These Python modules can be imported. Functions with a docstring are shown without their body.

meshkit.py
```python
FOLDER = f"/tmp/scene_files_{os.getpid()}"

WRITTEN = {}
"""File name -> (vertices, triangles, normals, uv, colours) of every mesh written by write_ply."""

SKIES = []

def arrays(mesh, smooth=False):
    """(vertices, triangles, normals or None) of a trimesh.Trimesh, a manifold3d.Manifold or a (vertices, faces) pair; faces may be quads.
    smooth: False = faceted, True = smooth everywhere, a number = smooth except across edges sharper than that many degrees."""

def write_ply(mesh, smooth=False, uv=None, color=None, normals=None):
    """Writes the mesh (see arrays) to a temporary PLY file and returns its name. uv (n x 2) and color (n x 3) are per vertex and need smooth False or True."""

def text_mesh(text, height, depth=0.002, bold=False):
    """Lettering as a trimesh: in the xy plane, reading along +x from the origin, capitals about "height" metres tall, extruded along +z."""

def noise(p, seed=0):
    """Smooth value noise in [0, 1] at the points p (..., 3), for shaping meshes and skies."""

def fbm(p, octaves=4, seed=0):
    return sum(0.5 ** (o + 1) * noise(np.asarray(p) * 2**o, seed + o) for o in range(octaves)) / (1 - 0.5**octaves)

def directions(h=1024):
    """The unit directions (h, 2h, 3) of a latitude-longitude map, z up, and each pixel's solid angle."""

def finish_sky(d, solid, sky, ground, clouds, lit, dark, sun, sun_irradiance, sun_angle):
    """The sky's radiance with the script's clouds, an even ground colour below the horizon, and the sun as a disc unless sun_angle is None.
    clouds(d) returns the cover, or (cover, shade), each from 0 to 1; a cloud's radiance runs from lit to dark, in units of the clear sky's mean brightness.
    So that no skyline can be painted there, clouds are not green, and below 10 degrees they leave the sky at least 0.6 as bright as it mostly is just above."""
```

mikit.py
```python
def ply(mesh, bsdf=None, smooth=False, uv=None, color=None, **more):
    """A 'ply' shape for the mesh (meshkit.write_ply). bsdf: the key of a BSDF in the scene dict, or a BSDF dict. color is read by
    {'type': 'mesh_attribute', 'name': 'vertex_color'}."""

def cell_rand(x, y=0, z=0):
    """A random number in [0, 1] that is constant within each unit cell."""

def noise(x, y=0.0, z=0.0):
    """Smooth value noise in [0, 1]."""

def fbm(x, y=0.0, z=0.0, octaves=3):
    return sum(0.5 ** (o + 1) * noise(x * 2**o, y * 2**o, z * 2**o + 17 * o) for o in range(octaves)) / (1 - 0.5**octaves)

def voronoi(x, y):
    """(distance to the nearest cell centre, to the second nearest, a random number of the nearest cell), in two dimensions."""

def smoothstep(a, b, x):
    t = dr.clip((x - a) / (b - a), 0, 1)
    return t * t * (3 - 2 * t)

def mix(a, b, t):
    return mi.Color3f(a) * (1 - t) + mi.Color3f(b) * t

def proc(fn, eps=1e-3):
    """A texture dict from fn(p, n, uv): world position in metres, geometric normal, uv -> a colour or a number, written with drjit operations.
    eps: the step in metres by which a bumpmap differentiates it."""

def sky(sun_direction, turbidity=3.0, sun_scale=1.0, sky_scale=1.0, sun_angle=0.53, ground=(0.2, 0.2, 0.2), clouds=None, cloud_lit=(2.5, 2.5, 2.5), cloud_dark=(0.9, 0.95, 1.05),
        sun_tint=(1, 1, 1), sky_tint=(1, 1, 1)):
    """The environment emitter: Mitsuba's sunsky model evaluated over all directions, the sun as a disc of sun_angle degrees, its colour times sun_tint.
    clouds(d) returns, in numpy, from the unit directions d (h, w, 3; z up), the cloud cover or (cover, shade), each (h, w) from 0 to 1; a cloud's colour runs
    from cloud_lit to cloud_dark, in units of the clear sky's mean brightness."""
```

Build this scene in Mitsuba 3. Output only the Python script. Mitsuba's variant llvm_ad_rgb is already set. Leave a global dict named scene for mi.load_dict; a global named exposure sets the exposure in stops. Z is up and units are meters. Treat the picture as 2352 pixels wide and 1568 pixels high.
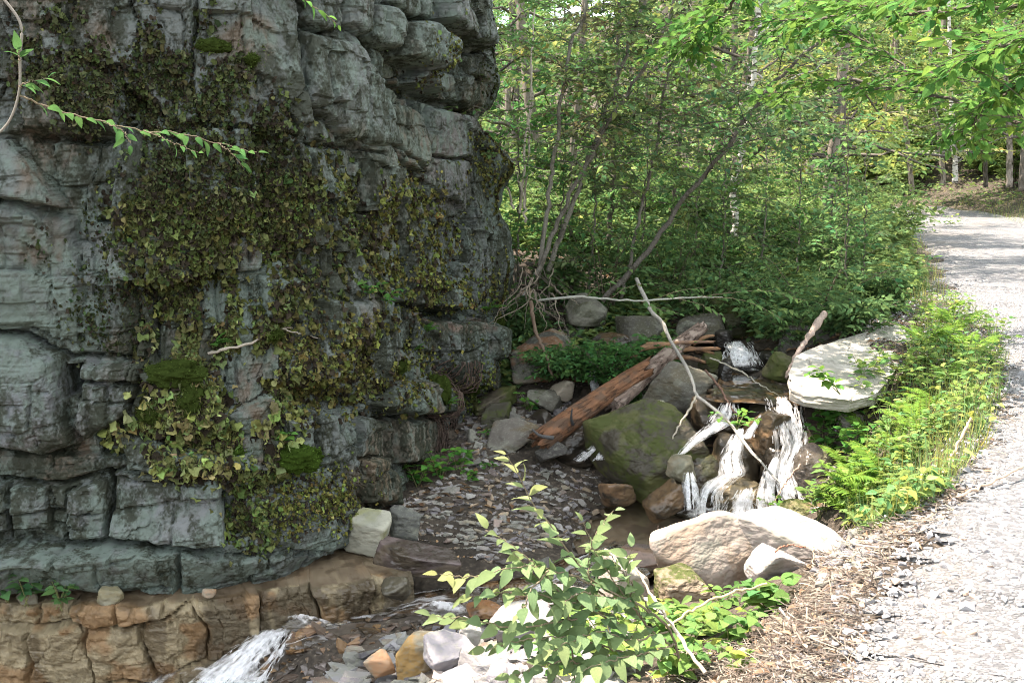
import math
import numpy as np
import trimesh
import mitsuba as mi
import drjit as dr
import mikit
import meshkit
from mikit import noise, fbm, voronoi, cell_rand, smoothstep, mix
from meshkit import fbm as nfbm, noise as nnoise
from scipy.interpolate import RBFInterpolator
from scipy.ndimage import map_coordinates, gaussian_filter
from scipy.spatial import ConvexHull

T = mi.ScalarTransform4f
scene, labels = {}, {}

# ------------------------------------------------------------------ camera, light, exposure
EYE = np.array([0.0, 0.0, 1.6])
PITCH = math.radians(8.5)
HFOV = 55.0
exposure = 3.65
scene['camera'] = {'type': 'perspective', 'fov': HFOV, 'fov_axis': 'x', 'near_clip': 0.05, 'far_clip': 2000.0,
                   'to_world': T().look_at(origin=EYE.tolist(), target=[0, math.cos(PITCH), 1.6 - math.sin(PITCH)], up=[0, 0, 1])}
SUN = np.array([-0.42, 0.10, 0.90])


def veil(d):        # a thin bright cloud veil with a few blue gaps
    return np.clip(.66 + 1.0 * (nfbm(d * 3.0 + 4, 4, 2) - .5), 0.3, .97), np.clip((nfbm(d * 2 + 9, 3, 5) - .45) * 2, 0, .5)


scene['sky'] = mikit.sky(SUN.tolist(), turbidity=3.0, sun_scale=1.0, sky_scale=1.0, sun_tint=(0.96, 0.975, 1.06), sky_tint=(1.03, 1.0, 0.94), ground=(0.10, 0.13, 0.06), clouds=veil, cloud_lit=(3.3, 3.3, 3.2), cloud_dark=(1.6, 1.6, 1.6))

# ------------------------------------------------------------------ measuring: a sight line of the survey (u, v on a 2352 x 1568 plate)
FL = 1176.0 / math.tan(math.radians(HFOV / 2))
CP, SP = math.cos(PITCH), math.sin(PITCH)


def sight(u, v):
    a, b = (np.asarray(u, float) - 1176) / FL, -(np.asarray(v, float) - 784) / FL
    return np.stack([a, CP + SP * b, -SP + CP * b], -1)


def at(u, v, y=None, z=None):
    d = sight(u, v)
    k = (np.asarray(y, float) if y is not None else (np.asarray(z, float) - 1.6) / d[..., 2] * d[..., 1]) / d[..., 1]
    return EYE + d * k[..., None]


def px(p):
    q = np.asarray(p, float) - EYE
    f = q[..., 1] * CP - q[..., 2] * SP
    return np.stack([1176 + FL * q[..., 0] / f, 784 - FL * (q[..., 1] * SP + q[..., 2] * CP) / f], -1)


# ------------------------------------------------------------------ mesh helpers
def grid_faces(n, m):
    i, j = np.meshgrid(np.arange(n - 1), np.arange(m - 1), indexing='ij')
    a = (i * m + j).ravel()
    return np.vstack([np.stack([a, a + 1, a + m + 1], 1), np.stack([a, a + m + 1, a + m], 1)])


class Mesh:
    """Collects pieces (vertices, faces, colour) into one mesh."""

    def __init__(self):
        self.v, self.f, self.c, self.n = [], [], [], 0

    def add(self, v, f, c=(0.3, 0.3, 0.3)):
        v = np.asarray(v, float)
        self.v.append(v)
        self.f.append(np.asarray(f, int) + self.n)
        self.c.append(np.broadcast_to(np.asarray(c, float), v.shape))
        self.n += len(v)
        return self

    def get(self):
        return (np.vstack(self.v), np.vstack(self.f)), np.vstack(self.c)


KEYS = set()


def numbered(name):
    k, i = name, 0
    while k in KEYS:
        i += 1
        k = f'{name}_{i:03d}'
    KEYS.add(k)
    return k


def say(key, label=None, cat=None, group=None, kind=None):
    d = {k: x for k, x in dict(label=label, category=cat, group=group, kind=kind).items() if x}
    if d:
        labels[key] = d


def thing(name, label, cat, group=None, kind=None):
    k = numbered(name)
    say(k, label, cat, group, kind)
    return k


def put(key, mesh, bsdf, smooth=False, color=None, to_world=None, uv=None):
    """One entry. A piece's own colour travels in its uv (see own_colour), the same over each triangle; only the cliff has vertex colours."""
    if color is not None and uv is None and bsdf not in ('cliff_mat', 'ledge_mat'):
        v, f, n = meshkit.arrays(mesh, smooth)
        c = np.broadcast_to(np.asarray(color, float), v.shape)
        t = c[f]
        if np.ptp(t, axis=1).max() > 1e-6:
            c = np.repeat(t.mean(1), 3, 0)
            v = v[f].reshape(-1, 3)
            n = None if n is None else n[f].reshape(-1, 3)
            f = np.arange(len(v)).reshape(-1, 3)
        c = np.clip(c, .002, .98)
        uv = np.stack([c[:, 0], np.floor(np.sqrt(c[:, 1]) * 255) + .02 + .96 * c[:, 2]], 1)
        d = {'type': 'ply', 'filename': meshkit.write_ply((v, f), False, uv, None, normals=n), 'face_normals': n is None, 'bsdf': {'type': 'ref', 'id': bsdf}}
    else:
        d = mikit.ply(mesh, bsdf, smooth=smooth, color=color, uv=uv)
    if to_world is not None:
        d['to_world'] = to_world
    scene[key] = d
    return key


def part(parent, name, mesh, bsdf, smooth=False, color=None, kind=None, label=None, uv=None):
    k = numbered(parent + '__' + name)
    put(k, mesh, bsdf, smooth, color, uv=uv)
    say(k, label, None, None, kind)
    return k


def putm(key, m, bsdf, smooth=False):
    (vf, c) = m.get()
    return put(key, vf, bsdf, smooth, c)


def partm(parent, name, m, bsdf, smooth=False, kind=None, label=None):
    (vf, c) = m.get()
    return part(parent, name, vf, bsdf, smooth, c, kind, label)


def tubes(paths, radii, sides=5, cap=True):
    """paths (N, K, 3), radii (N, K) -> vertices, faces of N tapered tubes."""
    p = np.asarray(paths, float)
    if p.ndim == 2:
        p = p[None]
    n, k, _ = p.shape
    r = np.broadcast_to(np.asarray(radii, float), (n, k))
    t = np.gradient(p, axis=1)
    t /= np.linalg.norm(t, axis=2, keepdims=True) + 1e-9
    ref = np.where(np.abs(t[:, :1, 2:]) < 0.8, [0, 0, 1.0], [1.0, 0, 0])
    a = np.cross(t, ref)
    a /= np.linalg.norm(a, axis=2, keepdims=True) + 1e-9
    b = np.cross(t, a)
    ang = np.arange(sides) * 2 * np.pi / sides
    v = p[:, :, None] + r[:, :, None, None] * (np.cos(ang)[:, None] * a[:, :, None] + np.sin(ang)[:, None] * b[:, :, None])
    i, j = np.meshgrid(np.arange(k - 1), np.arange(sides), indexing='ij')
    q = np.stack([i * sides + j, i * sides + (j + 1) % sides, (i + 1) * sides + (j + 1) % sides, (i + 1) * sides + j], -1).reshape(-1, 4)
    f = np.vstack([q[:, [0, 2, 1]], q[:, [0, 3, 2]]])
    if cap:
        fan = np.array([[0, j, j + 1] for j in range(1, sides - 1)])
        f = np.vstack([f, fan, fan[:, ::-1] + (k - 1) * sides])
    f = (f[None] + (np.arange(n) * k * sides)[:, None, None]).reshape(-1, 3)
    return v.reshape(-1, 3), f


def resample(pts, k, jitter=0.0, rng=None):
    """A smooth path of k points through pts (Catmull-Rom)."""
    p = np.asarray(pts, float)
    q = np.vstack([2 * p[0] - p[1], p, 2 * p[-1] - p[-2]])
    t = np.linspace(0, len(p) - 1 - 1e-9, k)
    i = t.astype(int)
    t = (t - i)[:, None]
    a, b, c, d = q[i], q[i + 1], q[i + 2], q[i + 3]
    out = 0.5 * (2 * b + (c - a) * t + (2 * a - 5 * b + 4 * c - d) * t**2 + (3 * b - a - 3 * c + d) * t**3)
    if jitter:
        out[1:-1] += rng.normal(0, jitter, (k - 2, 3))
    return out


def unit(v):
    return v / (np.linalg.norm(v, axis=-1, keepdims=True) + 1e-12)


def leaf_shape(rows=4, width=0.5, fold=0.25, droop=0.25, tip=1.0, notch=0.0, ser=0.0):
    """A leaf along +y of length 1 with its upper side towards +z: (vertices, faces)."""
    if rows == 1:
        v = np.array([[0, 0, 0], [-width / 2, 0.45, fold * 0.4], [0, 1, -droop * 0.5], [width / 2, 0.45, fold * 0.4]])
        return v, np.array([[0, 2, 1], [0, 3, 2]])
    t = np.linspace(0, 1, rows + 1)
    w = width / 2 * np.sin(np.pi * t**0.8) ** 0.85 * (1 - 0.25 * t)
    if ser:
        w = w * (1 + ser * (np.arange(rows + 1) % 2 * 2 - 1))
    y = t
    z = -droop * t**2 * 0.6 + 0.1 * droop * np.sin(np.pi * t)
    mid = np.stack([0 * t, y, z], 1)
    lf = np.stack([-w, y - 0.1 * w, z + fold * w], 1)
    rt = np.stack([w, y - 0.1 * w, z + fold * w], 1)
    v = np.concatenate([lf, mid, rt])
    n = rows + 1
    f = []
    for i in range(rows):
        for a in (0, n):
            q = [a + i, a + n + i, a + n + i + 1, a + i + 1]
            if i == 0:
                f.append([q[1], q[2], q[3]])
            elif i == rows - 1:
                f.append([q[0], q[1], q[2]])
            else:
                f += [[q[0], q[1], q[2]], [q[0], q[2], q[3]]]
    return v, np.array(f)


LEAF1 = leaf_shape(1, 0.55)
LEAF2 = leaf_shape(3, 0.56)
LEAF5 = leaf_shape(8, 0.52, 0.22, 0.35)
LEAFB = leaf_shape(8, 0.78, 0.18, 0.4)


def place(template, pos, axis, nrm, size, col, width=1.0):
    """Copies of a template (vertices, faces): along +y -> axis, +z -> nrm."""
    tv, tf = template
    y = unit(np.asarray(axis, float))
    x = unit(np.cross(y, nrm))
    z = np.cross(x, y)
    s = np.broadcast_to(np.asarray(size, float), (len(pos),))[:, None, None]
    wv = np.broadcast_to(np.asarray(width, float), (len(pos),))[:, None, None]
    v = pos[:, None] + s * (tv[None, :, 0:1] * wv * x[:, None] + tv[None, :, 1:2] * y[:, None] + tv[None, :, 2:3] * z[:, None])
    f = (tf[None] + (np.arange(len(pos)) * len(tv))[:, None, None]).reshape(-1, 3)
    c = np.repeat(np.broadcast_to(col, (len(pos), 3)), len(tv), 0)
    return v.reshape(-1, 3), f, c


def greens(n, rng, base, var=0.25, yellow=0.12):
    """Leaf colours: a base with a spread of tone and a few yellower leaves."""
    b = np.asarray(base, float)
    k = np.exp(rng.normal(0, var, (n, 1)))
    y = np.clip(rng.normal(0, yellow, (n, 1)), -0.3, 0.5)
    return np.clip(b * k * (1 + y * np.array([1.3, 0.35, -0.4])), 0.004, 0.5)


# ------------------------------------------------------------------ materials
VERTEX = {'type': 'mesh_attribute', 'name': 'vertex_color'}


def own_colour(p, n, uv):       # the colour of each stone, leaf or stick, packed in its uv: red, then green (whole part) and blue (fraction)
    g = dr.floor(uv.y)
    return mi.Color3f(uv.x, dr.square(g / 255), dr.clip((uv.y - g - .02) / .96, 0, 1))


VC = mikit.proc(own_colour)


def rgb(*c):
    return {'type': 'rgb', 'value': list(c)}


def leafy(name, trans, rough=0.45, spec=0.5):
    scene[name] = {'type': 'principledthin', 'base_color': VC, 'diff_trans': trans, 'roughness': rough, 'eta': 1.45, 'spec_trans': 0.0}


leafy('leaf_mat', 0.9, 0.42)
leafy('lichen_mat', 0.15, 0.55)
leafy('moss_mat', 0.35, 0.8)
leafy('dry_leaf_mat', 0.35, 0.7)


def bumped(inner, fn, scale, eps=2e-3):
    return {'type': 'bumpmap', 'scale': scale, 'height': mikit.proc(fn, eps), 'bsdf': inner}


def stone(name, rough, spots, spot_rough, weight, bump, scale, spec=0.5):
    """Stone of its own (per piece) colour with grains and crusts of another."""
    scene[name] = {'type': 'twosided', 'bsdf': bumped({'type': 'blendbsdf', 'weight': mikit.proc(weight),
        'bsdf_0': {'type': 'principled', 'base_color': VC, 'roughness': rough, 'specular': spec},
        'bsdf_1': {'type': 'principled', 'base_color': spots, 'roughness': spot_rough, 'specular': spec}}, bump, scale)}


def grainy(p, n, uv):
    crack = smoothstep(0.0, 0.06, dr.abs(fbm(p.x * 6 + 2, p.y * 6, p.z * 9, 3) - 0.5))
    return fbm(p.x * 26 + 5, p.y * 26, p.z * 40, 5) * 1.3 + fbm(p.x * 8, p.y * 8, p.z * 22, 2) * 0.8 + crack * 0.15


def speckle(p, n, uv):
    a = fbm(p.x * 60, p.y * 60 + 9, p.z * 60, 3)
    b = fbm(p.x * 6 + 3, p.y * 6, p.z * 6, 3)
    return dr.clip(smoothstep(0.5, 0.72, a) * 0.35 + smoothstep(0.52, 0.66, b) * 0.5, 0, 1)


def dark_spots(p, n, uv):
    a = fbm(p.x * 30, p.y * 30 + 9, p.z * 30, 4)
    b = fbm(p.x * 4 + 3, p.y * 4, p.z * 7, 4)
    return dr.clip(smoothstep(0.5, 0.75, a) * 0.4 + smoothstep(0.5, 0.62, b) * 0.7, 0, 1)


def mossy(p, n, uv):
    a = fbm(p.x * 5 + 7, p.y * 5, p.z * 5, 4)
    b = fbm(p.x * 45, p.y * 45, p.z * 45, 3)
    return smoothstep(0.44, 0.6, a * 0.72 + b * 0.28)


stone('stone_mat', 0.8, rgb(0.22, 0.225, 0.185), 0.85, speckle, grainy, 0.012)
stone('wet_stone_mat', 0.22, rgb(0.035, 0.028, 0.02), 0.3, dark_spots, grainy, 0.010)
stone('mossy_stone_mat', 0.6, rgb(0.050, 0.062, 0.014), 0.95, mossy, grainy, 0.03)


def cliff_lichen(p, n, uv):      # pale blue-green crust lichen on the grey rock
    a = fbm(p.x * 1.7, p.y * 1.7 + 4, p.z * 1.2, 3)
    b = fbm(p.x * 18, p.y * 18, p.z * 9, 5)
    return smoothstep(0.42, 0.62, a * 0.5 + b * 0.5) * 0.85


def cliff_dark(p, n, uv):        # blackish moss and algae in drips down the rock
    a = fbm(p.x * 2.3 + 31, p.y * 2.3, p.z * 0.9, 3)
    b = fbm(p.x * 17, p.y * 17 + 3, p.z * 5, 5)
    c = fbm(p.x * 70, p.y * 70, p.z * 45, 2)
    return smoothstep(0.43, 0.58, a * 0.42 + b * 0.38 + c * 0.2) * 0.93


def cliff_bump(p, n, uv):
    a = fbm(p.x * 16, p.y * 16, p.z * 12, 6)
    b = fbm(p.x * 3, p.y * 3, p.z * 34, 3)
    c = smoothstep(0.0, 0.05, dr.abs(fbm(p.x * 4.1 + 9, p.y * 4.1, p.z * 2.6, 3) - 0.5))
    return a * 1.6 + b * 0.5 + c * 0.6


scene['cliff_mat'] = {'type': 'twosided', 'bsdf': bumped({'type': 'blendbsdf', 'weight': mikit.proc(cliff_dark),
    'bsdf_0': {'type': 'blendbsdf', 'weight': mikit.proc(cliff_lichen),
               'bsdf_0': {'type': 'principled', 'base_color': VERTEX, 'roughness': 0.62, 'specular': 0.5},
               'bsdf_1': {'type': 'principled', 'base_color': rgb(0.105, 0.138, 0.118), 'roughness': 0.85}},
    'bsdf_1': {'type': 'principled', 'base_color': rgb(0.016, 0.020, 0.010), 'roughness': 0.8}}, cliff_bump, 0.02, 3e-3)}


def bark_bump(p, n, uv):
    return fbm(p.x * 60, p.y * 60, p.z * 12, 3)


def bark_blotch(p, n, uv):
    return smoothstep(0.5, 0.62, fbm(p.x * 14, p.y * 14 + 3, p.z * 5, 3)) * 0.7


scene['bark_mat'] = {'type': 'twosided', 'bsdf': bumped({'type': 'blendbsdf', 'weight': mikit.proc(bark_blotch),
    'bsdf_0': {'type': 'principled', 'base_color': VC, 'roughness': 0.85},
    'bsdf_1': {'type': 'principled', 'base_color': rgb(0.07, 0.062, 0.048), 'roughness': 0.9}}, bark_bump, 0.006)}


def birch_bands(p, n, uv):
    return smoothstep(0.56, 0.64, fbm(p.x * 9, p.y * 9, p.z * 26, 3))


scene['birch_mat'] = {'type': 'twosided', 'bsdf': {'type': 'blendbsdf', 'weight': mikit.proc(birch_bands),
    'bsdf_0': {'type': 'principled', 'base_color': VC, 'roughness': 0.7}, 'bsdf_1': {'type': 'principled', 'base_color': rgb(.09, .08, .07), 'roughness': 0.9}}}
scene['wood_mat'] = {'type': 'twosided', 'bsdf': {'type': 'principled', 'base_color': VC, 'roughness': 0.8}}


def soil_col(p, n, uv):
    a = fbm(p.x * 3, p.y * 3, p.z * 3, 4)
    b = fbm(p.x * 40, p.y * 40, p.z * 40, 3)
    c = mix((0.030, 0.024, 0.018), (0.072, 0.058, 0.044), smoothstep(0.35, 0.65, a * 0.5 + b * 0.5))
    return mix(c, (0.14, 0.12, 0.095), smoothstep(0.66, 0.8, b))


def soil_bump(p, n, uv):
    return fbm(p.x * 30, p.y * 30, p.z * 30, 4)


scene['soil_mat'] = {'type': 'twosided', 'bsdf': bumped({'type': 'principled', 'base_color': mikit.proc(soil_col), 'roughness': 0.9}, soil_bump, 0.03)}


def gravel_col(p, n, uv):
    d, e, k = voronoi(p.x * 55, p.y * 55)
    tone = mix((0.12, 0.124, 0.132), (0.34, 0.34, 0.345), k * k)
    earth = smoothstep(0.5, 0.68, fbm(p.x * 1.2, p.y * 0.8, 0, 4))
    return mix(tone, (0.20, 0.18, 0.16), earth * 0.4)


def gravel_bump(p, n, uv):
    d, e, k = voronoi(p.x * 55, p.y * 55)
    return smoothstep(0.0, 0.35, e - d) + k * 0.4


scene['gravel_mat'] = {'type': 'twosided', 'bsdf': bumped({'type': 'principled', 'base_color': mikit.proc(gravel_col), 'roughness': 0.85}, gravel_bump, 0.012)}
scene['pebble_mat'] = {'type': 'twosided', 'bsdf': {'type': 'principled', 'base_color': VC, 'roughness': 0.8}}
scene['water_mat'] = {'type': 'thindielectric', 'int_ior': 1.33, 'ext_ior': 1.0}


def streaks(p, n, uv):          # threads of white water: uv.x runs across, uv.y along the fall, in metres
    a = fbm(uv.x * 40, uv.y * 4, 0, 3)
    b = fbm(uv.x * 12 + 7, uv.y * 7, 3, 3)
    return 0.04 + smoothstep(0.33, 0.76, a * 0.5 + b * 0.5) * 0.5


scene['white_water_mat'] = {'type': 'blendbsdf', 'weight': mikit.proc(streaks), 'bsdf_0': {'type': 'thindielectric', 'int_ior': 1.33, 'ext_ior': 1.0},
    'bsdf_1': {'type': 'principledthin', 'base_color': rgb(0.95, 0.96, 0.98), 'diff_trans': 1.0, 'roughness': 0.6, 'spec_trans': 0.0}}


def ledge_bump(p, n, uv):
    return fbm(p.x * 16, p.y * 16, p.z * 26, 5) * 1.4 + smoothstep(0.0, 0.05, dr.abs(fbm(p.x * 5 + 9, p.y * 5, p.z * 3.6, 3) - 0.5)) * 0.6


def damp(p, n, uv):
    return smoothstep(0.5, 0.62, fbm(p.x * 8, p.y * 8, p.z * 1.5, 4)) * 0.6


scene['ledge_mat'] = {'type': 'twosided', 'bsdf': bumped({'type': 'blendbsdf', 'weight': mikit.proc(damp),
    'bsdf_0': {'type': 'principled', 'base_color': VERTEX, 'roughness': 0.7}, 'bsdf_1': {'type': 'principled', 'base_color': rgb(.05, .035, .02), 'roughness': 0.3}}, ledge_bump, 0.016)}


def bed_col(p, n, uv):
    d, e, k = voronoi(p.x * 13, p.y * 13)
    c = mix((0.050, 0.036, 0.024), (0.24, 0.135, 0.055), k * k)
    c = mix(c, (0.07, 0.055, 0.04), smoothstep(0.4, 0.6, fbm(p.x * 4, p.y * 4, 0, 3)))
    return c


def bed_bump(p, n, uv):
    d, e, k = voronoi(p.x * 13, p.y * 13)
    return smoothstep(0.0, 0.4, e - d) + 0.3 * fbm(p.x * 40, p.y * 40, 0, 3)


scene['bed_mat'] = {'type': 'twosided', 'bsdf': bumped({'type': 'principled', 'base_color': mikit.proc(bed_col), 'roughness': 0.3}, bed_bump, 0.03)}


def sand_col(p, n, uv):
    return mix((0.13, 0.10, 0.062), (0.085, 0.062, 0.04), smoothstep(0.4, 0.62, fbm(p.x * 5, p.y * 5, 0, 4)))


scene['pool_bed_mat'] = {'type': 'twosided', 'bsdf': {'type': 'principled', 'base_color': mikit.proc(sand_col), 'roughness': 0.8}}


def riffle(p, n, uv):           # broken white on fast water: uv.x across, uv.y along the stream, in metres
    a = fbm(uv.x * 26, uv.y * 6, 0, 3)
    b = fbm(uv.x * 5, uv.y * 3 + 7, 3, 3)
    return smoothstep(0.53, 0.72, a * 0.55 + b * 0.45) * 0.7


scene['riffle_mat'] = {'type': 'blendbsdf', 'weight': mikit.proc(riffle), 'bsdf_0': {'type': 'thindielectric', 'int_ior': 1.33, 'ext_ior': 1.0},
    'bsdf_1': {'type': 'principledthin', 'base_color': rgb(0.95, 0.96, 0.98), 'diff_trans': 1.0, 'roughness': 0.6, 'spec_trans': 0.0}}

LOG_AXIS = np.array([0.80, 0.36, 0.40]) / np.linalg.norm([0.80, 0.36, 0.40])


def wood_grain(p, n, uv):
    l = p.x * float(LOG_AXIS[0]) + p.y * float(LOG_AXIS[1]) + p.z * float(LOG_AXIS[2])
    q = p - mi.Vector3f(*LOG_AXIS.tolist()) * l
    f = fbm(q.x * 42, q.y * 42 + l * 5, q.z * 42, 4)
    return f * 1.2 + smoothstep(0.0, 0.05, dr.abs(fbm(q.x * 24, q.y * 24 + l * 3, q.z * 24, 3) - 0.5)) * 0.7


def wood_dark(p, n, uv):
    return smoothstep(0.46, 0.40, wood_grain(p, n, uv) / 1.9) * 0.75


scene['rotten_wood_mat'] = {'type': 'twosided', 'bsdf': bumped({'type': 'blendbsdf', 'weight': mikit.proc(wood_dark),
    'bsdf_0': {'type': 'principled', 'base_color': VC, 'roughness': 0.8}, 'bsdf_1': {'type': 'principled', 'base_color': rgb(.035, .022, .014), 'roughness': 0.9}}, wood_grain, 0.014)}


def foam_thick(p, n, uv):       # foam breaks up into bubbles away from where the water falls (uv.x: share of the patch's radius)
    a = fbm(p.x * 30, p.y * 30, p.z * 30, 4)
    b = fbm(p.x * 9, p.y * 9, p.z * 9, 2)
    return smoothstep(0.42, 0.62, a * 0.5 + b * 0.5 + (0.45 - uv.x) * 0.35) * 0.8


scene['foam_mat'] = {'type': 'blendbsdf', 'weight': mikit.proc(foam_thick), 'bsdf_0': {'type': 'thindielectric', 'int_ior': 1.33, 'ext_ior': 1.0},
    'bsdf_1': {'type': 'principledthin', 'base_color': rgb(0.95, 0.96, 0.98), 'diff_trans': 1.0, 'roughness': 0.6, 'spec_trans': 0.0}}


def core(p, n, uv):             # the thick middle of a fall
    return 0.22 + smoothstep(0.25, 0.75, fbm(p.x * 40, p.y * 40, p.z * 40, 2)) * 0.45


scene['white_core_mat'] = {**scene['white_water_mat'], 'weight': mikit.proc(core)}

# ------------------------------------------------------------------ the ground
SURVEY = [  # u, v, height
    (430, 1640, -1.6), (545, 1540, -1.5), (640, 1452, -1.3), (850, 1430, -1.26), (1050, 1390, -1.22), (1250, 1365, -1.17), (1350, 1290, -1.1),
    (1450, 1235, -1.2), (1600, 1200, -1.15), (1750, 1195, -1.1), (1700, 1050, -.58), (1740, 920, -.24), (1700, 850, -.14), (1695, 790, .02),
    (1690, 720, .15), (1500, 640, .5), (1480, 560, .9), (1380, 1055, -.82), (1440, 940, -.42),
    (1300, 1130, -.9), (1200, 1200, -.96), (1100, 1150, -.86), (1000, 1150, -.84), (950, 1200, -.92), (1050, 1270, -1.02), (900, 1270, -1.0), (800, 1335, -1.0),
    (1000, 1080, -.75), (1200, 1000, -.62), (1200, 930, -.45), (1300, 880, -.28), (1200, 860, -.3), (1300, 760, .1), (1200, 700, .3), (1200, 600, .8),
    (1850, 1200, -.85), (1900, 1100, -.6), (1960, 1200, -.5), (1945, 1260, -.6), (1900, 1310, -.7), (1800, 1345, -.74), (2000, 1050, -.2), (2080, 1000, 0), (2200, 900, .13), (1900, 900, -.05),
    (1950, 760, .33), (2080, 760, .27), (2150, 680, .36), (2000, 600, .6), (1850, 520, .9), (1750, 640, .45), (1850, 680, .35),
    (1000, 1568, -1.0), (800, 1568, -1.22), (1200, 1500, -.82), (1350, 1400, -.8), (1500, 1350, -.8), (1700, 1360, -.74), (1500, 1568, -.35), (1700, 1500, -.3),
    (1850, 1400, -.3), (1800, 1568, -.12), (2000, 1450, -.04)]
ROAD_EDGE = [(1925, 1600), (1995, 1400), (2075, 1230), (2190, 1100), (2262, 950), (2290, 850), (2265, 760), (2190, 690), (2150, 600), (2105, 550), (2000, 487)]
GRADE = 0.03


def on_road(u, v):
    d = sight(u, v)
    return EYE + d * (1.6 / (GRADE * d[1] - d[2]))


road_left = np.vstack([[[0.75, -4, -0.12], [0.95, 0.5, 0.015]], [on_road(*e) for e in ROAD_EDGE], [[10.6, 37.5, 1.1], [6.5, 40, 1.2], [0, 42, 1.25]]])
road_left = resample(road_left, 160)
tn = unit(np.gradient(road_left[:, :2], axis=0))
road_right = road_left.copy()
road_right[:, :2] += np.stack([tn[:, 1], -tn[:, 0]], 1) * 3.4
road_mid = (road_left + road_right) / 2


def far_ground(x, y):
    """The valley beyond the surveyed part: a gentle rise upstream, slopes on both sides."""
    z = 0.035 * y
    z = z + 0.20 * np.maximum(0, -0.5 - x + 0.02 * (y - 12)) * (y > 0)
    side = np.maximum(0, x - (0.33 * y + 5.0))
    z = z + 0.28 * np.minimum(side, 40)
    az = x / np.maximum(y, 1)
    steep = 0.10 + 0.34 * np.clip((az - 0.12) / 0.2, 0, 1)
    return z + steep * np.clip(y - 37.5, 0, 70)


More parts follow.
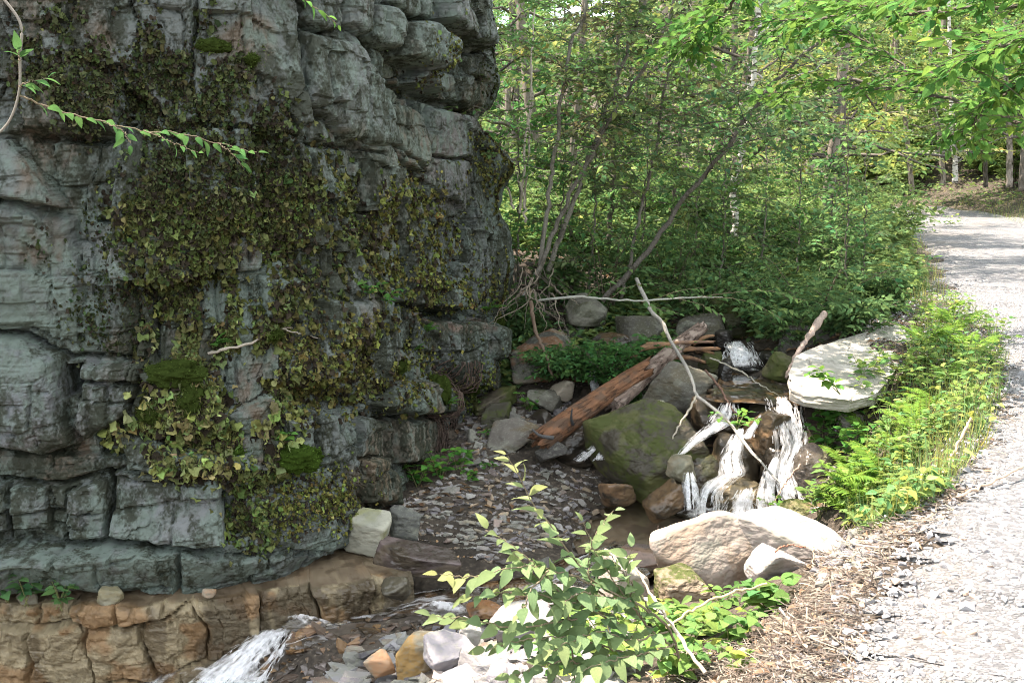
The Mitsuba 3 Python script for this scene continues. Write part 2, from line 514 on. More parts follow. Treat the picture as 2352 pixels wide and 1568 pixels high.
ctrl = [at(u, v, z=h) for u, v, h in SURVEY]
ctrl += [(0, 0, 0), (1, 0, 0), (-1, .5, -.1), (-1, 2, -.5), (-2, 3, -1), (-3, 4, -1.4), (-3, 5, -1.65), (-2, 5, -1.4), (-1.2, 4, -1.0), (0, 2, -.15), (.6, 3, -.25), (0, 3.5, -.5),
         (-2, 7.5, -1.0), (-3, 8, -1), (-2, 10, -.6), (-1, 11, -.1), (-5, 6.5, -1.2), (-5, 4, -1.5), (-6, 1, -.8), (-3, 0, -.2), (0, -6, -.1), (-6, -6, 0), (-8, 8, -1), (-6, 11, -.5)]
ctrl += [tuple(p) for p in road_left[::6]] + [tuple(p) for p in road_right[::6]]
gx, gy = np.meshgrid(np.r_[-90:91:12.0], np.r_[-30:120:12.0])
gx, gy = gx.ravel(), gy.ravel()
away = (gy > 17) | (np.abs(gx) > 11) | (gy < -8)
rd = np.min(np.hypot(gx[:, None] - road_mid[None, ::4, 0], gy[:, None] - road_mid[None, ::4, 1]), 1)
away &= rd > 5
ctrl += list(zip(gx[away], gy[away], far_ground(gx[away], gy[away])))
ctrl += [(2, 18, .95), (-1.5, 16, 1.1), (4, 26, 1.05), (0, 24, 1.15), (-5, 20, 2.0), (7, 22, .8), (16, 24, 1.2), (19, 31, 1.9), (15, 18, 1.0), (11, 12, .6), (10, 8, .5), (7, 3, .15)]
ctrl = np.array(ctrl, float)
surface = RBFInterpolator(ctrl[:, :2], ctrl[:, 2], kernel='linear', smoothing=0.002)


def spread(lo, hi, a, b, fine, grow):
    xs = list(np.arange(a, b + 1e-6, fine))
    s = fine
    while xs[-1] < hi:
        s *= grow
        xs.append(xs[-1] + s)
    s = fine
    while xs[0] > lo:
        s *= grow
        xs.insert(0, xs[0] - s)
    return np.array(xs)


GX, GY = spread(-140, 140, -4.0, 5.5, 0.045, 1.06), spread(-40, 200, 2.2, 13.0, 0.05, 1.05)
xx, yy = np.meshgrid(GX, GY, indexing='ij')
cxs, cys = spread(-140, 140, -5, 14, 0.25, 1.12), spread(-40, 200, -1, 36, 0.25, 1.12)
cz = surface(np.stack(np.meshgrid(cxs, cys, indexing='ij'), -1).reshape(-1, 2)).reshape(len(cxs), len(cys))
zz = map_coordinates(cz, [np.interp(xx, cxs, np.arange(len(cxs))), np.interp(yy, cys, np.arange(len(cys)))], order=1)
# the road bed is level across
ridx = np.argmin(np.hypot(xx[..., None] - road_mid[::4, 0], yy[..., None] - road_mid[::4, 1]), -1) * 4 if xx.size * 40 < 4e7 else None
rdist = np.hypot(xx - road_mid[ridx, 0], yy - road_mid[ridx, 1])
k = np.clip((2.15 - rdist) / 0.45, 0, 1)
kn = np.clip((2.75 - rdist) / 0.7, 0, 1)
zz = zz * (1 - k) + (road_mid[ridx, 2] - 0.02) * k
rough = np.stack([xx, yy, 0 * xx], -1)
zz += (1 - kn) * ((nfbm(rough * 3.0, 3, 3) - .5) * 0.10 + (nfbm(rough * 14.0, 2, 9) - .5) * 0.04) * np.clip((rdist - 1.5), 0.15, 1)

# the stream has cut its bed: centre line (u, v, bed height), half width
for u, v, h, w in [(1640, 1195, -1.1, .55), (1540, 1225, -1.15, .6), (1450, 1262, -1.12, .45), (1380, 1310, -1.1, .3), (1290, 1355, -1.15, .3), (1200, 1375, -1.18, .28), (1120, 1388, -1.2, .3), (1050, 1396, -1.22, .3), (980, 1405, -1.23, .3), (910, 1415, -1.24, .32), (850, 1425, -1.25, .33),
                   (790, 1430, -1.26, .33), (730, 1436, -1.27, .33), (655, 1450, -1.3, .25), (600, 1500, -1.47, .3), (560, 1535, -1.5, .34), (480, 1580, -1.53, .4), (400, 1640, -1.56, .45), (300, 1720, -1.58, .45), (180, 1790, -1.62, .5), (40, 1860, -1.66, .5), (-120, 1930, -1.7, .55), (-300, 2000, -1.74, .6), (-480, 2060, -1.78, .6), (1700, 862, -.16, .2), (1730, 890, -.17, .3), (1735, 915, -.2, .4)]:
    c = at(u, v, z=h + .08)
    k = np.clip((1.5 - np.hypot(xx - c[0], yy - c[1]) / w) / .5, 0, 1)
    zz = np.where(zz > h, zz * (1 - k) + h * k, zz)
for u, v, h in [(1290, 1355, -1.15), (1200, 1375, -1.18), (1120, 1388, -1.2), (1050, 1396, -1.22), (980, 1405, -1.23), (910, 1415, -1.24), (890, 1420, -1.245)]:
    c = at(u, v, z=h + .08)      # the near bank holds the water in
    d = np.hypot(xx - c[0], (yy - c[1]) * 1.0)
    lift = h + .075 - .3 * np.clip((d - .55) / .4, 0, 1)
    zz = np.where((yy < c[1] - .1) & (d < .95) & (d > .40), np.maximum(zz, lift), zz)
zz = np.where((xx > -2.6) & (xx < 1.6) & (yy > 4.9) & (yy < 7.9), gaussian_filter(zz, .6), zz)


def H(x, y):
    return map_coordinates(zz, [np.interp(x, GX, np.arange(len(GX))), np.interp(y, GY, np.arange(len(GY)))], order=1)


def onto(u, v, lift=0.0):
    """Where the sight lines (u, v) meet the ground."""
    u, v = np.broadcast_arrays(np.asarray(u, float), np.asarray(v, float))
    d = sight(u, v)
    t = np.full(u.shape, 1.5)
    hit = np.zeros(u.shape, bool)
    step = 0.04
    for _ in range(900):
        p = EYE + d * t[..., None]
        h = p[..., 2] - H(p[..., 0], p[..., 1]) - lift
        hit |= h <= 0
        if hit.all():
            break
        t = np.where(hit, t, t + np.maximum(step, 0.012 * t))
    return EYE + d * t[..., None]


put('ground', (np.stack([xx, yy, zz], -1).reshape(-1, 3), grid_faces(len(GX), len(GY))[:, ::-1]), 'soil_mat', True)
say('ground', 'dark brown woodland soil along the stream and under the trees', kind='structure')

# the gravel road, draped on its bed
rt = np.linspace(0, 1, 15)
rv, ru = [], road_left
across = np.array([0.0, .04, .1, .2, .3, .4, .5, .6, .7, .8, .9, .96, 1.0])
rl = resample(road_left, 420)
rr = resample(road_right, 420)
wob = (nfbm(np.stack([np.arange(420) * .35, 0 * np.arange(420), 0 * np.arange(420)], 1), 3, 5) - .5) * 0.5
rv = rl[:, None] * (1 - across)[None, :, None] + rr[:, None] * across[None, :, None]
rv[:, :2, :2] += (wob[:, None] * np.array([1.0, .6])[None])[..., None] * np.array([1.0, 0])
rv[..., 2] = H(rv[..., 0], rv[..., 1]) + 0.02 * np.sin(np.pi * across) - np.where((across == 0) | (across == 1), 0.004, -0.022)
put('gravel_road', (rv.reshape(-1, 3), grid_faces(420, len(across))[:, ::-1]), 'gravel_mat', True)
say('gravel_road', 'pale grey gravel road bending away uphill', kind='structure')

# ------------------------------------------------------------------ the cliff: a rock wall with beds, blocks and overhangs
plan = np.array([(-7, 5.6), (-4.5, 5.9), (-3.2, 6.02), (-2.5, 6.06), (-1.9, 6.16), (-1.42, 6.46), (-1.12, 7.15), (-.85, 8.2), (-.5, 9.3), (-.27, 10.0), (-.22, 10.35), (-.38, 10.75),
                 (-.9, 11.3), (-2, 12.2), (-4, 13.4)])
base = resample(np.c_[plan, 0 * plan[:, 0]], 1600)[:, :2]
L = np.r_[0, np.cumsum(np.linalg.norm(np.diff(base, axis=0), axis=1))]
corner_s = L[np.argmin(np.hypot(base[:, 0] + .22, base[:, 1] - 10.35))]
left_s = L[np.argmin(np.hypot(base[:, 0] + 3.4, base[:, 1] - 6.0))]
s_at = np.r_[np.linspace(0, left_s, 40)[:-1], np.linspace(left_s, corner_s + .5, 520), np.linspace(corner_s + .5, L[-1], 30)[1:]]


def on_plan(s):
    return np.stack([np.interp(s, L, base[:, 0]), np.interp(s, L, base[:, 1])], -1)


def plan_normal(s):
    t = unit(on_plan(s + .15) - on_plan(s - .15))
    return np.stack([t[..., 1], -t[..., 0]], -1)


def wall_coord(u, v):
    """(s, z) where the sight line (u, v) meets the wall's plan line; beyond the corner the corner's own."""
    d = sight(u, v)
    az = d[0] / d[1]
    ok = L < corner_s
    i = int(np.argmin(np.abs(base[ok, 0] / base[ok, 1] - az)))
    return L[ok][i], 1.6 + d[2] * base[ok][i, 1] / d[1]


z_lo, z_hi = -1.45, 4.3
z_at = np.linspace(z_lo, z_hi, 430)
sg, zg = np.meshgrid(s_at, z_at, indexing='ij')
flat = np.stack([sg, zg, 0 * sg], -1)
warp = np.stack([sg + (nfbm(flat * 2.5, 3, 21) - .5) * .22, zg + (nfbm(flat * 2.5, 3, 22) - .5) * .16], -1)


def signed(poly, pts):
    """Signed distance (inside positive) from points to a polygon."""
    p = np.asarray(poly, float)
    x, y = pts[..., 0], pts[..., 1]
    best, inside = np.full(x.shape, 1e9), np.zeros(x.shape, bool)
    for a, b in zip(p, np.roll(p, -1, 0)):
        e = b - a
        t = np.clip(((x - a[0]) * e[0] + (y - a[1]) * e[1]) / (e @ e + 1e-12), 0, 1)
        best = np.minimum(best, (x - a[0] - t * e[0]) ** 2 + (y - a[1] - t * e[1]) ** 2)
        c = (a[1] > y) != (b[1] > y)
        inside ^= c & (x < e[0] * (y - a[1]) / (e[1] if e[1] else 1e-12) + a[0])
    return np.sqrt(best) * np.where(inside, 1, -1)


def along(path, pts):
    p = np.asarray(path, float)
    x, y = pts[..., 0], pts[..., 1]
    best = np.full(x.shape, 1e9)
    for a, b in zip(p[:-1], p[1:]):
        e = b - a
        t = np.clip(((x - a[0]) * e[0] + (y - a[1]) * e[1]) / (e @ e + 1e-12), 0, 1)
        best = np.minimum(best, (x - a[0] - t * e[0]) ** 2 + (y - a[1] - t * e[1]) ** 2)
    return np.sqrt(best)


# joints and beds of the rock at large
def joints(w, a, b, seed):
    """Cells of a brick-like bedding: (random number, distance to the nearest joint in metres)."""
    row = np.floor(w[..., 1] / b)
    hsh = lambda i, j, q: np.modf(np.abs(np.sin(i * 127.1 + j * 311.7 + q * 74.7 + seed) * 43758.5453))[0]
    width = a * (0.6 + 0.9 * hsh(row, 0, 1))
    col = w[..., 0] / width + hsh(row, 0, 2) * 7
    c = np.floor(col)
    fx, fy = (col - c) * width, w[..., 1] - row * b
    return hsh(row, c, 3), np.minimum(np.minimum(fx, width - fx), np.minimum(fy, b - fy))


def facets(w, a_, b_, seed, amp, tilt, groove, gw):
    """Broken rock: each cell of the bedding stands out by its own amount and leans its own way, with open joints between."""
    hsh = lambda i, j, q: np.modf(np.abs(np.sin(i * 127.1 + j * 311.7 + q * 74.7 + seed) * 43758.5453))[0]
    row = np.floor(w[..., 1] / b_ + .35 * np.sin(w[..., 0] * 1.3 + seed))
    fy = w[..., 1] + b_ * .35 * np.sin(w[..., 0] * 1.3 + seed) - row * b_
    width = a_ * (0.5 + 1.1 * hsh(row, 0, 1))
    c = np.floor(w[..., 0] / width + hsh(row, 0, 2) * 7)
    fx = w[..., 0] - (c - hsh(row, 0, 2) * 7) * width
    e = np.minimum(np.minimum(fx, width - fx), np.minimum(fy, b_ - fy))
    d = (hsh(row, c, 3) - .5) * amp + (hsh(row, c, 4) - .5) * tilt * (fx - width / 2) + (hsh(row, c, 5) - .65) * tilt * (fy - b_ / 2)
    open_ = np.where(hsh(row, c, 6) > .45, 1.0, .25)
    return d - groove * open_ * np.exp(-(e / gw) ** 2)


disp = (nfbm(flat * 0.9, 3, 1) - .5) * 0.16 + (nfbm(flat * np.array([3, 2.5, 1]), 3, 2) - .5) * 0.06
upr = np.clip((zg - (-.15 + .12 * sg - .12 * corner_s * .6)) / .5, 0, 1) * np.clip((sg - left_s - .3) / .5, 0, 1)
beds = facets(warp, .75, .30, 3.0, .14, .42, .06, .012) + facets(warp + 5, .30, .12, 9.0, .05, .40, .022, .007)
plates = facets(warp + 2, .34, .85, 5.0, .13, .45, .05, .011) + facets(warp + 8, .15, .32, 7.0, .05, .5, .02, .007)
disp += beds * (1 - upr) + plates * upr
disp += facets(warp * 1.0 + 13, .07, .06, 11.0, .014, .35, .004, .005) * .8

BLOCKS = [  # outline on the survey plate, how far it stands out (m), rounding (m), outward lean per metre of height
    ([(-80, 1250), (420, 1245), (800, 1262), (800, 1285), (620, 1343), (400, 1358), (250, 1350), (-80, 1365)], .10, .04, .9),
    ([(250, 1080), (505, 1075), (515, 1235), (330, 1240), (250, 1225)], .22, .035, -.35),
    ([(160, 1120), (250, 1105), (250, 1230), (163, 1228)], .15, .03, 0), ([(30, 1112), (118, 1105), (122, 1212), (35, 1218)], .15, .03, 0),
    ([(120, 1112), (158, 1112), (158, 1160), (140, 1158)], .12, .02, 0), ([(-80, 1110), (22, 1110), (20, 1220), (-80, 1220)], .12, .03, 0),
    ([(-80, 1042), (240, 1050), (400, 1070), (400, 1100), (100, 1100), (-80, 1098)], .08, .03, 0),
    ([(-80, 745), (60, 772), (150, 812), (158, 960), (185, 1018), (110, 1042), (-80, 1018)], .30, .09, -.12),
    ([(188, 832), (328, 828), (330, 870), (290, 950), (200, 1010), (185, 960)], .20, .05, 0),
    ([(-80, 455), (60, 470), (160, 500), (190, 700), (170, 790), (60, 745), (-80, 725)], .14, .12, .1),
    ([(-80, 310), (30, 320), (110, 400), (150, 478), (60, 462), (-80, 455)], .30, .04, -.3),
    ([(30, 180), (200, 150), (270, 200), (285, 300), (200, 312), (60, 300)], .16, .08, -.2),
    ([(540, -80), (700, -80), (705, 40), (690, 170), (640, 260), (560, 150)], .14, .07, 0),
    ([(700, 60), (770, 90), (850, 150), (884, 240), (880, 330), (800, 330), (700, 230)], .20, .06, 0),
    ([(885, 242), (935, 235), (975, 300), (960, 400), (900, 370)], .22, .03, -.1),
    ([(972, 245), (1062, 262), (1068, 480), (990, 520), (965, 400)], .20, .05, .05),
    ([(700, -80), (780, -80), (775, 70), (735, 70), (702, 40)], .22, .06, 0),
    ([(775, -80), (832, -80), (834, 88), (800, 80), (778, 58)], .30, .05, 0),
    ([(836, 8), (862, 12), (890, 52), (878, 120), (850, 110), (836, 88)], .34, .05, 0),
    ([(893, 50), (925, 50), (972, 95), (968, 160), (945, 165), (885, 128)], .40, .035, -.1),
    ([(850, -80), (950, -80), (948, 50), (895, 45), (860, 5)], .34, .05, 0),
    ([(955, -80), (1088, -80), (1084, 20), (1074, 118), (1040, 100), (1000, 75), (955, 45)], .36, .03, -.08),
    ([(938, 150), (1005, 170), (1018, 190), (1008, 216), (920, 190)], .30, .03, 0),
    ([(1038, 175), (1085, 182), (1085, 235), (1070, 255), (1040, 240)], .16, .05, 0), ([(1086, 185), (1116, 190), (1116, 250), (1096, 245)], .08, .04, 0),
    ([(1040, 130), (1150, 110), (1150, 200), (1110, 190), (1050, 175)], .2, .04, 0),
    ([(1090, -80), (1150, -80), (1150, 130), (1095, 125)], .14, .06, 0),
    ([(850, 640), (900, 600), (1055, 640), (1055, 705), (950, 705), (880, 680)], .12, .03, -.3),
    ([(1052, 605), (1082, 600), (1086, 660), (1078, 700), (1058, 702), (1050, 650)], .22, .03, 0),
    ([(958, 735), (1080, 738), (1150, 750), (1145, 890), (1010, 890), (1000, 800)], .30, .03, 0),
    ([(1068, 745), (1150, 752), (1146, 830), (1072, 815)], .36, .02, 0),
    ([(850, 925), (900, 880), (990, 872), (1002, 900), (1000, 950), (900, 955)], .34, .05, -.4),
    ([(800, 958), (900, 962), (900, 1050), (815, 1050)], .14, .025, 0), ([(902, 962), (1010, 965), (1012, 1062), (904, 1062)], .17, .025, 0),
    ([(820, 1058), (885, 1045), (896, 1100), (894, 1155), (822, 1150)], .26, .03, 0),
    ([(640, 960), (700, 955), (704, 1045), (655, 1050)], .12, .03, 0), ([(712, 958), (752, 950), (756, 1060), (716, 1060)], .12, .03, 0),
    ([(735, 690), (840, 690), (835, 790), (745, 780)], .16, .04, 0), ([(600, 640), (700, 640), (700, 740), (610, 735)], .14, .04, 0),
    ([(320, 845), (350, 830), (500, 850), (500, 960), (420, 980)], .22, .06, 0), ([(270, 980), (560, 1040), (620, 1075), (300, 1078)], .20, .06, -.2),
    ([(560, 1140), (760, 1100), (810, 1160), (800, 1255), (580, 1250)], .14, .08, 0),
]
HOLLOWS = [([(150, 830), (182, 835), (186, 905), (150, 910)], .22, .02), ([(258, 190), (330, 205), (390, 255), (380, 275), (285, 268)], .16, .05),
           ([(930, 706), (1050, 712), (1056, 732), (955, 728)], .20, .015), ([(20, 300), (200, 312), (285, 306), (230, 340), (90, 325)], .12, .03),
           ([(880, 165), (920, 195), (1010, 222), (1090, 262), (1085, 290), (1000, 245), (900, 205)], .16, .02), ([(970, 130), (1060, 110), (1085, 130), (1040, 178), (1000, 165)], .05, .02),
           ([(640, 845), (740, 870), (830, 930), (760, 955), (660, 925)], .12, .04), ([(-80, 1362), (260, 1352), (620, 1345), (800, 1290), (830, 1300), (830, 1500), (-80, 1500)], .40, .05),
           ([(985, 835), (1010, 830), (1050, 930), (1055, 1060), (1020, 1062), (1008, 960)], .12, .05), ([(-80, 1220), (420, 1236), (520, 1236), (520, 1248), (-80, 1244)], .08, .012)]
CRACKS = [[(-80, 742), (60, 768), (160, 815), (330, 822)], [(190, 870), (330, 880)], [(790, 510), (830, 560), (860, 610), (930, 680)], [(640, 560), (700, 590), (740, 650)], [(890, 680), (940, 700), (1056, 720)],
          [(0, 1100), (150, 1104), (330, 1078)], [(900, 960), (905, 1060)], [(1145, 480), (1100, 560), (1095, 700)], [(330, 560), (360, 820)], [(880, 240), (885, 330), (970, 400)], [(250, 1090), (252, 1235)],
          [(970, 360), (1060, 370)], [(420, 1250), (418, 1352)], [(215, 500), (330, 520)], [(640, 260), (700, 330), (860, 350)], [(900, 960), (800, 955), (850, 920)]]


def plate(poly):
    return np.array([wall_coord(u, v) for u, v in poly])


def q_low(poly):
    return np.mean([v for _, v in poly]) > 700


win = np.stack([sg, zg], -1) + (nfbm(flat * 6, 3, 31)[..., None] - .5) * .05
smooth_wall = (nfbm(flat * 0.9, 3, 1) - .5) * 0.16
for poly, out, rnd, lean in BLOCKS:
    q = plate(poly)
    d = signed(q, win)
    out, rnd, lean = (out * (.62 if q_low(poly) else .5), rnd * .4, lean * .7) if out < .35 else (out * .85, rnd * .6, lean)
    k = np.where(d > 0, 1 - np.exp(-np.maximum(d, 0) / rnd * 1.6), 0)
    zc = q[:, 1].mean()
    tilt = np.sin(q[0, 0] * 37) * .12 * (sg - q[:, 0].mean())
    disp = np.where(d > 0, disp * (1 - .55 * k) + .55 * k * smooth_wall + k * (out + lean * (zg - zc) + tilt), disp - 0.03 * np.exp(-np.abs(d) / .012))
for poly, deep, rnd in HOLLOWS:
    d = signed(plate(poly), win)
    disp -= deep * np.clip(d / rnd + .15, 0, 1)
for path in CRACKS:
    d = along(plate(path), win)
    disp -= 0.09 * np.exp(-(d / .014) ** 2) + .02 * np.exp(-d / .05)
# the outline of the corner, read bed by bed: height -> how far the corner stands out
EDGE = [(-80, 1105), (0, 1122), (60, 1120), (100, 1134), (195, 1146), (215, 1140), (240, 1130), (272, 1095), (300, 1102), (330, 1140), (380, 1182), (400, 1176), (440, 1152), (480, 1146), (530, 1168), (600, 1180),
        (640, 1172), (690, 1160), (740, 1150), (790, 1142), (890, 1142), (960, 1150), (1100, 1150)]
sil_z = np.array([1.6 + sight(1140, v)[2] / sight(1140, v)[1] * 10.25 for v, _ in EDGE])[::-1]
sil_u = np.array([u for _, u in EDGE], float)[::-1]
want = (np.interp(zg, sil_z, sil_u) - 1128) / FL * 10.4 + (nfbm(flat * 7, 3, 41) - .5) * .08
near = np.clip(1.15 - (corner_s - .12 - sg) / .75, 0, 1) ** 1.5 * np.clip((corner_s + 1.2 - sg) / .6, 0, 1)
disp = disp * (1 - near) + near * (want + .35 * (disp - smooth_wall) * (1 - near))
disp += (nfbm(flat * 14, 3, 51) - .5) * 0.028 + (nfbm(flat * 40, 2, 52) - .5) * 0.012
pn = plan_normal(sg)
bp = on_plan(sg)
fade = np.clip((z_hi - zg) / .5, 0, 1)
wall = np.concatenate([bp + pn * (disp * (.3 + .7 * fade))[..., None], (zg + (nfbm(flat * 4, 3, 61) - .5) * .05)[..., None]], -1)
cap = []
for k, (inw, up) in enumerate([(.3, .12), (.8, .3), (1.6, .5), (3.2, .7), (5.5, .8), (9, .8)]):
    q = wall[:, -1].copy()
    q[:, :2] += (np.array([-3.4, 9.5]) - q[:, :2]) * min(inw / 4.5, 1)
    q[:, 2] += up + (nfbm(q * 1.5, 3, 71 + k) - .5) * .3
    cap.append(q)
wall = np.concatenate([wall, np.stack(cap, 1)], 1)


def wall_point(s, z, lift=0.0):
    """Points on the built face at (s, z) and the way out there."""
    i, j = np.interp(s, s_at, np.arange(len(s_at))), np.interp(z, z_at, np.arange(len(z_at)))
    p = np.stack([map_coordinates(wall[:, :len(z_at), k], [i, j], order=1) for k in range(3)], -1)
    a = np.stack([map_coordinates(wall[:, :len(z_at), k], [i + 1.2, j], order=1, mode='nearest') for k in range(3)], -1) - np.stack([map_coordinates(wall[:, :len(z_at), k], [i - 1.2, j], order=1, mode='nearest') for k in range(3)], -1)
    b = np.stack([map_coordinates(wall[:, :len(z_at), k], [i, j + 1.5], order=1, mode='nearest') for k in range(3)], -1) - np.stack([map_coordinates(wall[:, :len(z_at), k], [i, j - 1.5], order=1, mode='nearest') for k in range(3)], -1)
    n = unit(np.cross(a, b))
    return p + n * lift, n


# the rock's own colours: grey with a blue-green cast, rust where iron seeps, tan on the lower right
col = np.full(sg.shape + (3,), 0.0)
col[:] = (0.165, 0.178, 0.172)
m = nfbm(flat * np.array([1.6, 1.2, 1]), 4, 81)[..., None]
col = col * (0.75 + .6 * m)
rust = np.clip((nfbm(flat * np.array([2.4, 1.6, 1]) + 9, 4, 82)[..., None] - .56) / .08, 0, 1)
col = col * (1 - .6 * rust) + .6 * rust * np.array([0.19, 0.105, 0.05])
for poly, c, a in [([(900, 965), (1012, 965), (1012, 1062), (820, 1062), (820, 1000)], (.26, .20, .15), .8), ([(820, 1050), (896, 1060), (894, 1155), (822, 1150)], (.27, .19, .12), .8),
                   ([(730, 330), (800, 270), (880, 360), (1010, 540), (960, 600), (800, 420)], (.26, .22, .17), .5), ([(940, 730), (1100, 735), (1100, 755), (960, 752)], (.27, .15, .11), .8),
                   ([(250, 1080), (505, 1075), (515, 1235), (160, 1230), (160, 1120)], (.30, .30, .32), .6), ([(970, 260), (1062, 262), (1068, 480), (970, 500)], (.19, .18, .19), .7),
                   ([(230, 500), (330, 490), (340, 620), (250, 610)], (.31, .28, .27), .5), ([(960, 0), (1085, 0), (1075, 120), (960, 60)], (.24, .24, .25), .7),
                   ([(-80, 745), (150, 812), (185, 1018), (-80, 1018)], (.24, .24, .27), .6), ([(190, 830), (330, 830), (330, 960), (190, 1010)], (.25, .25, .26), .6)]:
    k = (np.clip(signed(plate(poly), warp) / .04 + .5, 0, 1) * a)[..., None]
    col = col * (1 - k) + k * np.array(c) * (0.8 + .4 * m)
col = np.concatenate([col, np.repeat(col[:, -1:], len(cap), 1)], 1)
col *= np.array([.50, .53, .52])
put('rock_cliff', (wall.reshape(-1, 3), grid_faces(wall.shape[0], wall.shape[1])[:, ::-1]), 'cliff_mat', False, np.clip(col, .01, .6).reshape(-1, 3))
say('rock_cliff', 'tall grey rock cliff of layered overhanging blocks covered with leafy lichen', 'cliff')
KEYS.add('rock_cliff')

# ------------------------------------------------------------------ stones
def ico(sub):
    m = trimesh.creation.icosphere(subdivisions=sub)
    return np.array(m.vertices), np.array(m.faces)


ICO = {k: ico(k) for k in (1, 2, 3, 4, 5)}


def rock_mesh(dims, seed, sub=4, cuts=7, sharp=14, rough=.035, box=.16, bed=0.0):
    """An angular stone: a box of the given size with tilted faces and broken corners, slightly worn edges, a rough skin."""
    rng = np.random.default_rng(seed)
    d, f = ICO[sub]
    dims = np.asarray(dims, float) / 2
    n = np.vstack([np.eye(3), -np.eye(3)])
    n = unit(n + rng.normal(0, box, n.shape))
    h = np.r_[dims, dims] * rng.uniform(.88, 1.05, 6)
    cn = unit(rng.normal(0, 1, (cuts, 3)))
    ch = np.linalg.norm(cn * dims, axis=1) * rng.uniform(.82, 1.08, cuts) * 1.02
    n, h = np.vstack([n, cn]), np.r_[h, ch]
    q = unit(d * dims ** .85)           # directions spread over the flat faces
    a = np.maximum(q @ n.T, 0) / h
    r = (a ** sharp).sum(1) ** (-1 / sharp)
    p = q * r[:, None]
    size = dims.mean() * 2
    w = p / size
    off = rng.uniform(0, 50, 3)
    dd = (nfbm(w * 3.0 + off, 3, seed) - .5) * 1.6 + (nfbm(w * 10 + off, 3, seed + 5) - .5) * .7
    if bed:
        dd += bed * (np.abs(np.modf(np.abs(w[:, 2] * 9 + nnoise(w * 3 + off) * 1.4))[0] - .5) - .25)
    p = p + q * (dd * rough * size)[:, None]
    return p, f


def turn(v, yaw=0.0, pitch=0.0, roll=0.0):
    a, b, c = map(math.radians, (yaw, pitch, roll))
    rz = np.array([[math.cos(a), -math.sin(a), 0], [math.sin(a), math.cos(a), 0], [0, 0, 1]])
    rx = np.array([[1, 0, 0], [0, math.cos(b), -math.sin(b)], [0, math.sin(b), math.cos(b)]])
    ry = np.array([[math.cos(c), 0, math.sin(c)], [0, 1, 0], [-math.sin(c), 0, math.cos(c)]])
    return np.asarray(v) @ (rz @ rx @ ry).T


def blotches(p, c, seed, amt=.35, tint=None):
    """A stone's colour with the mottling of its mineral beds."""
    w = nfbm(p * 7 + seed, 4, seed)[:, None]
    c = np.asarray(c) * (1 - amt + 2 * amt * w)
    if tint is not None:
        k = np.clip((nfbm(p * 5 + 3 * seed, 3, seed + 2)[:, None] - .5) / .07, 0, 1) * .75
        c = c * (1 - k) + k * np.asarray(tint)
    return np.clip(c, .01, .6)



def in_poly(poly, n, rng):
    p = np.asarray(poly, float)
    lo, hi = p.min(0), p.max(0)
    out = np.zeros((0, 2))
    while len(out) < n:
        q = rng.uniform(lo, hi, (n * 3, 2))
        out = np.vstack([out, q[signed(p, q) > 0]])
    return out[:n]


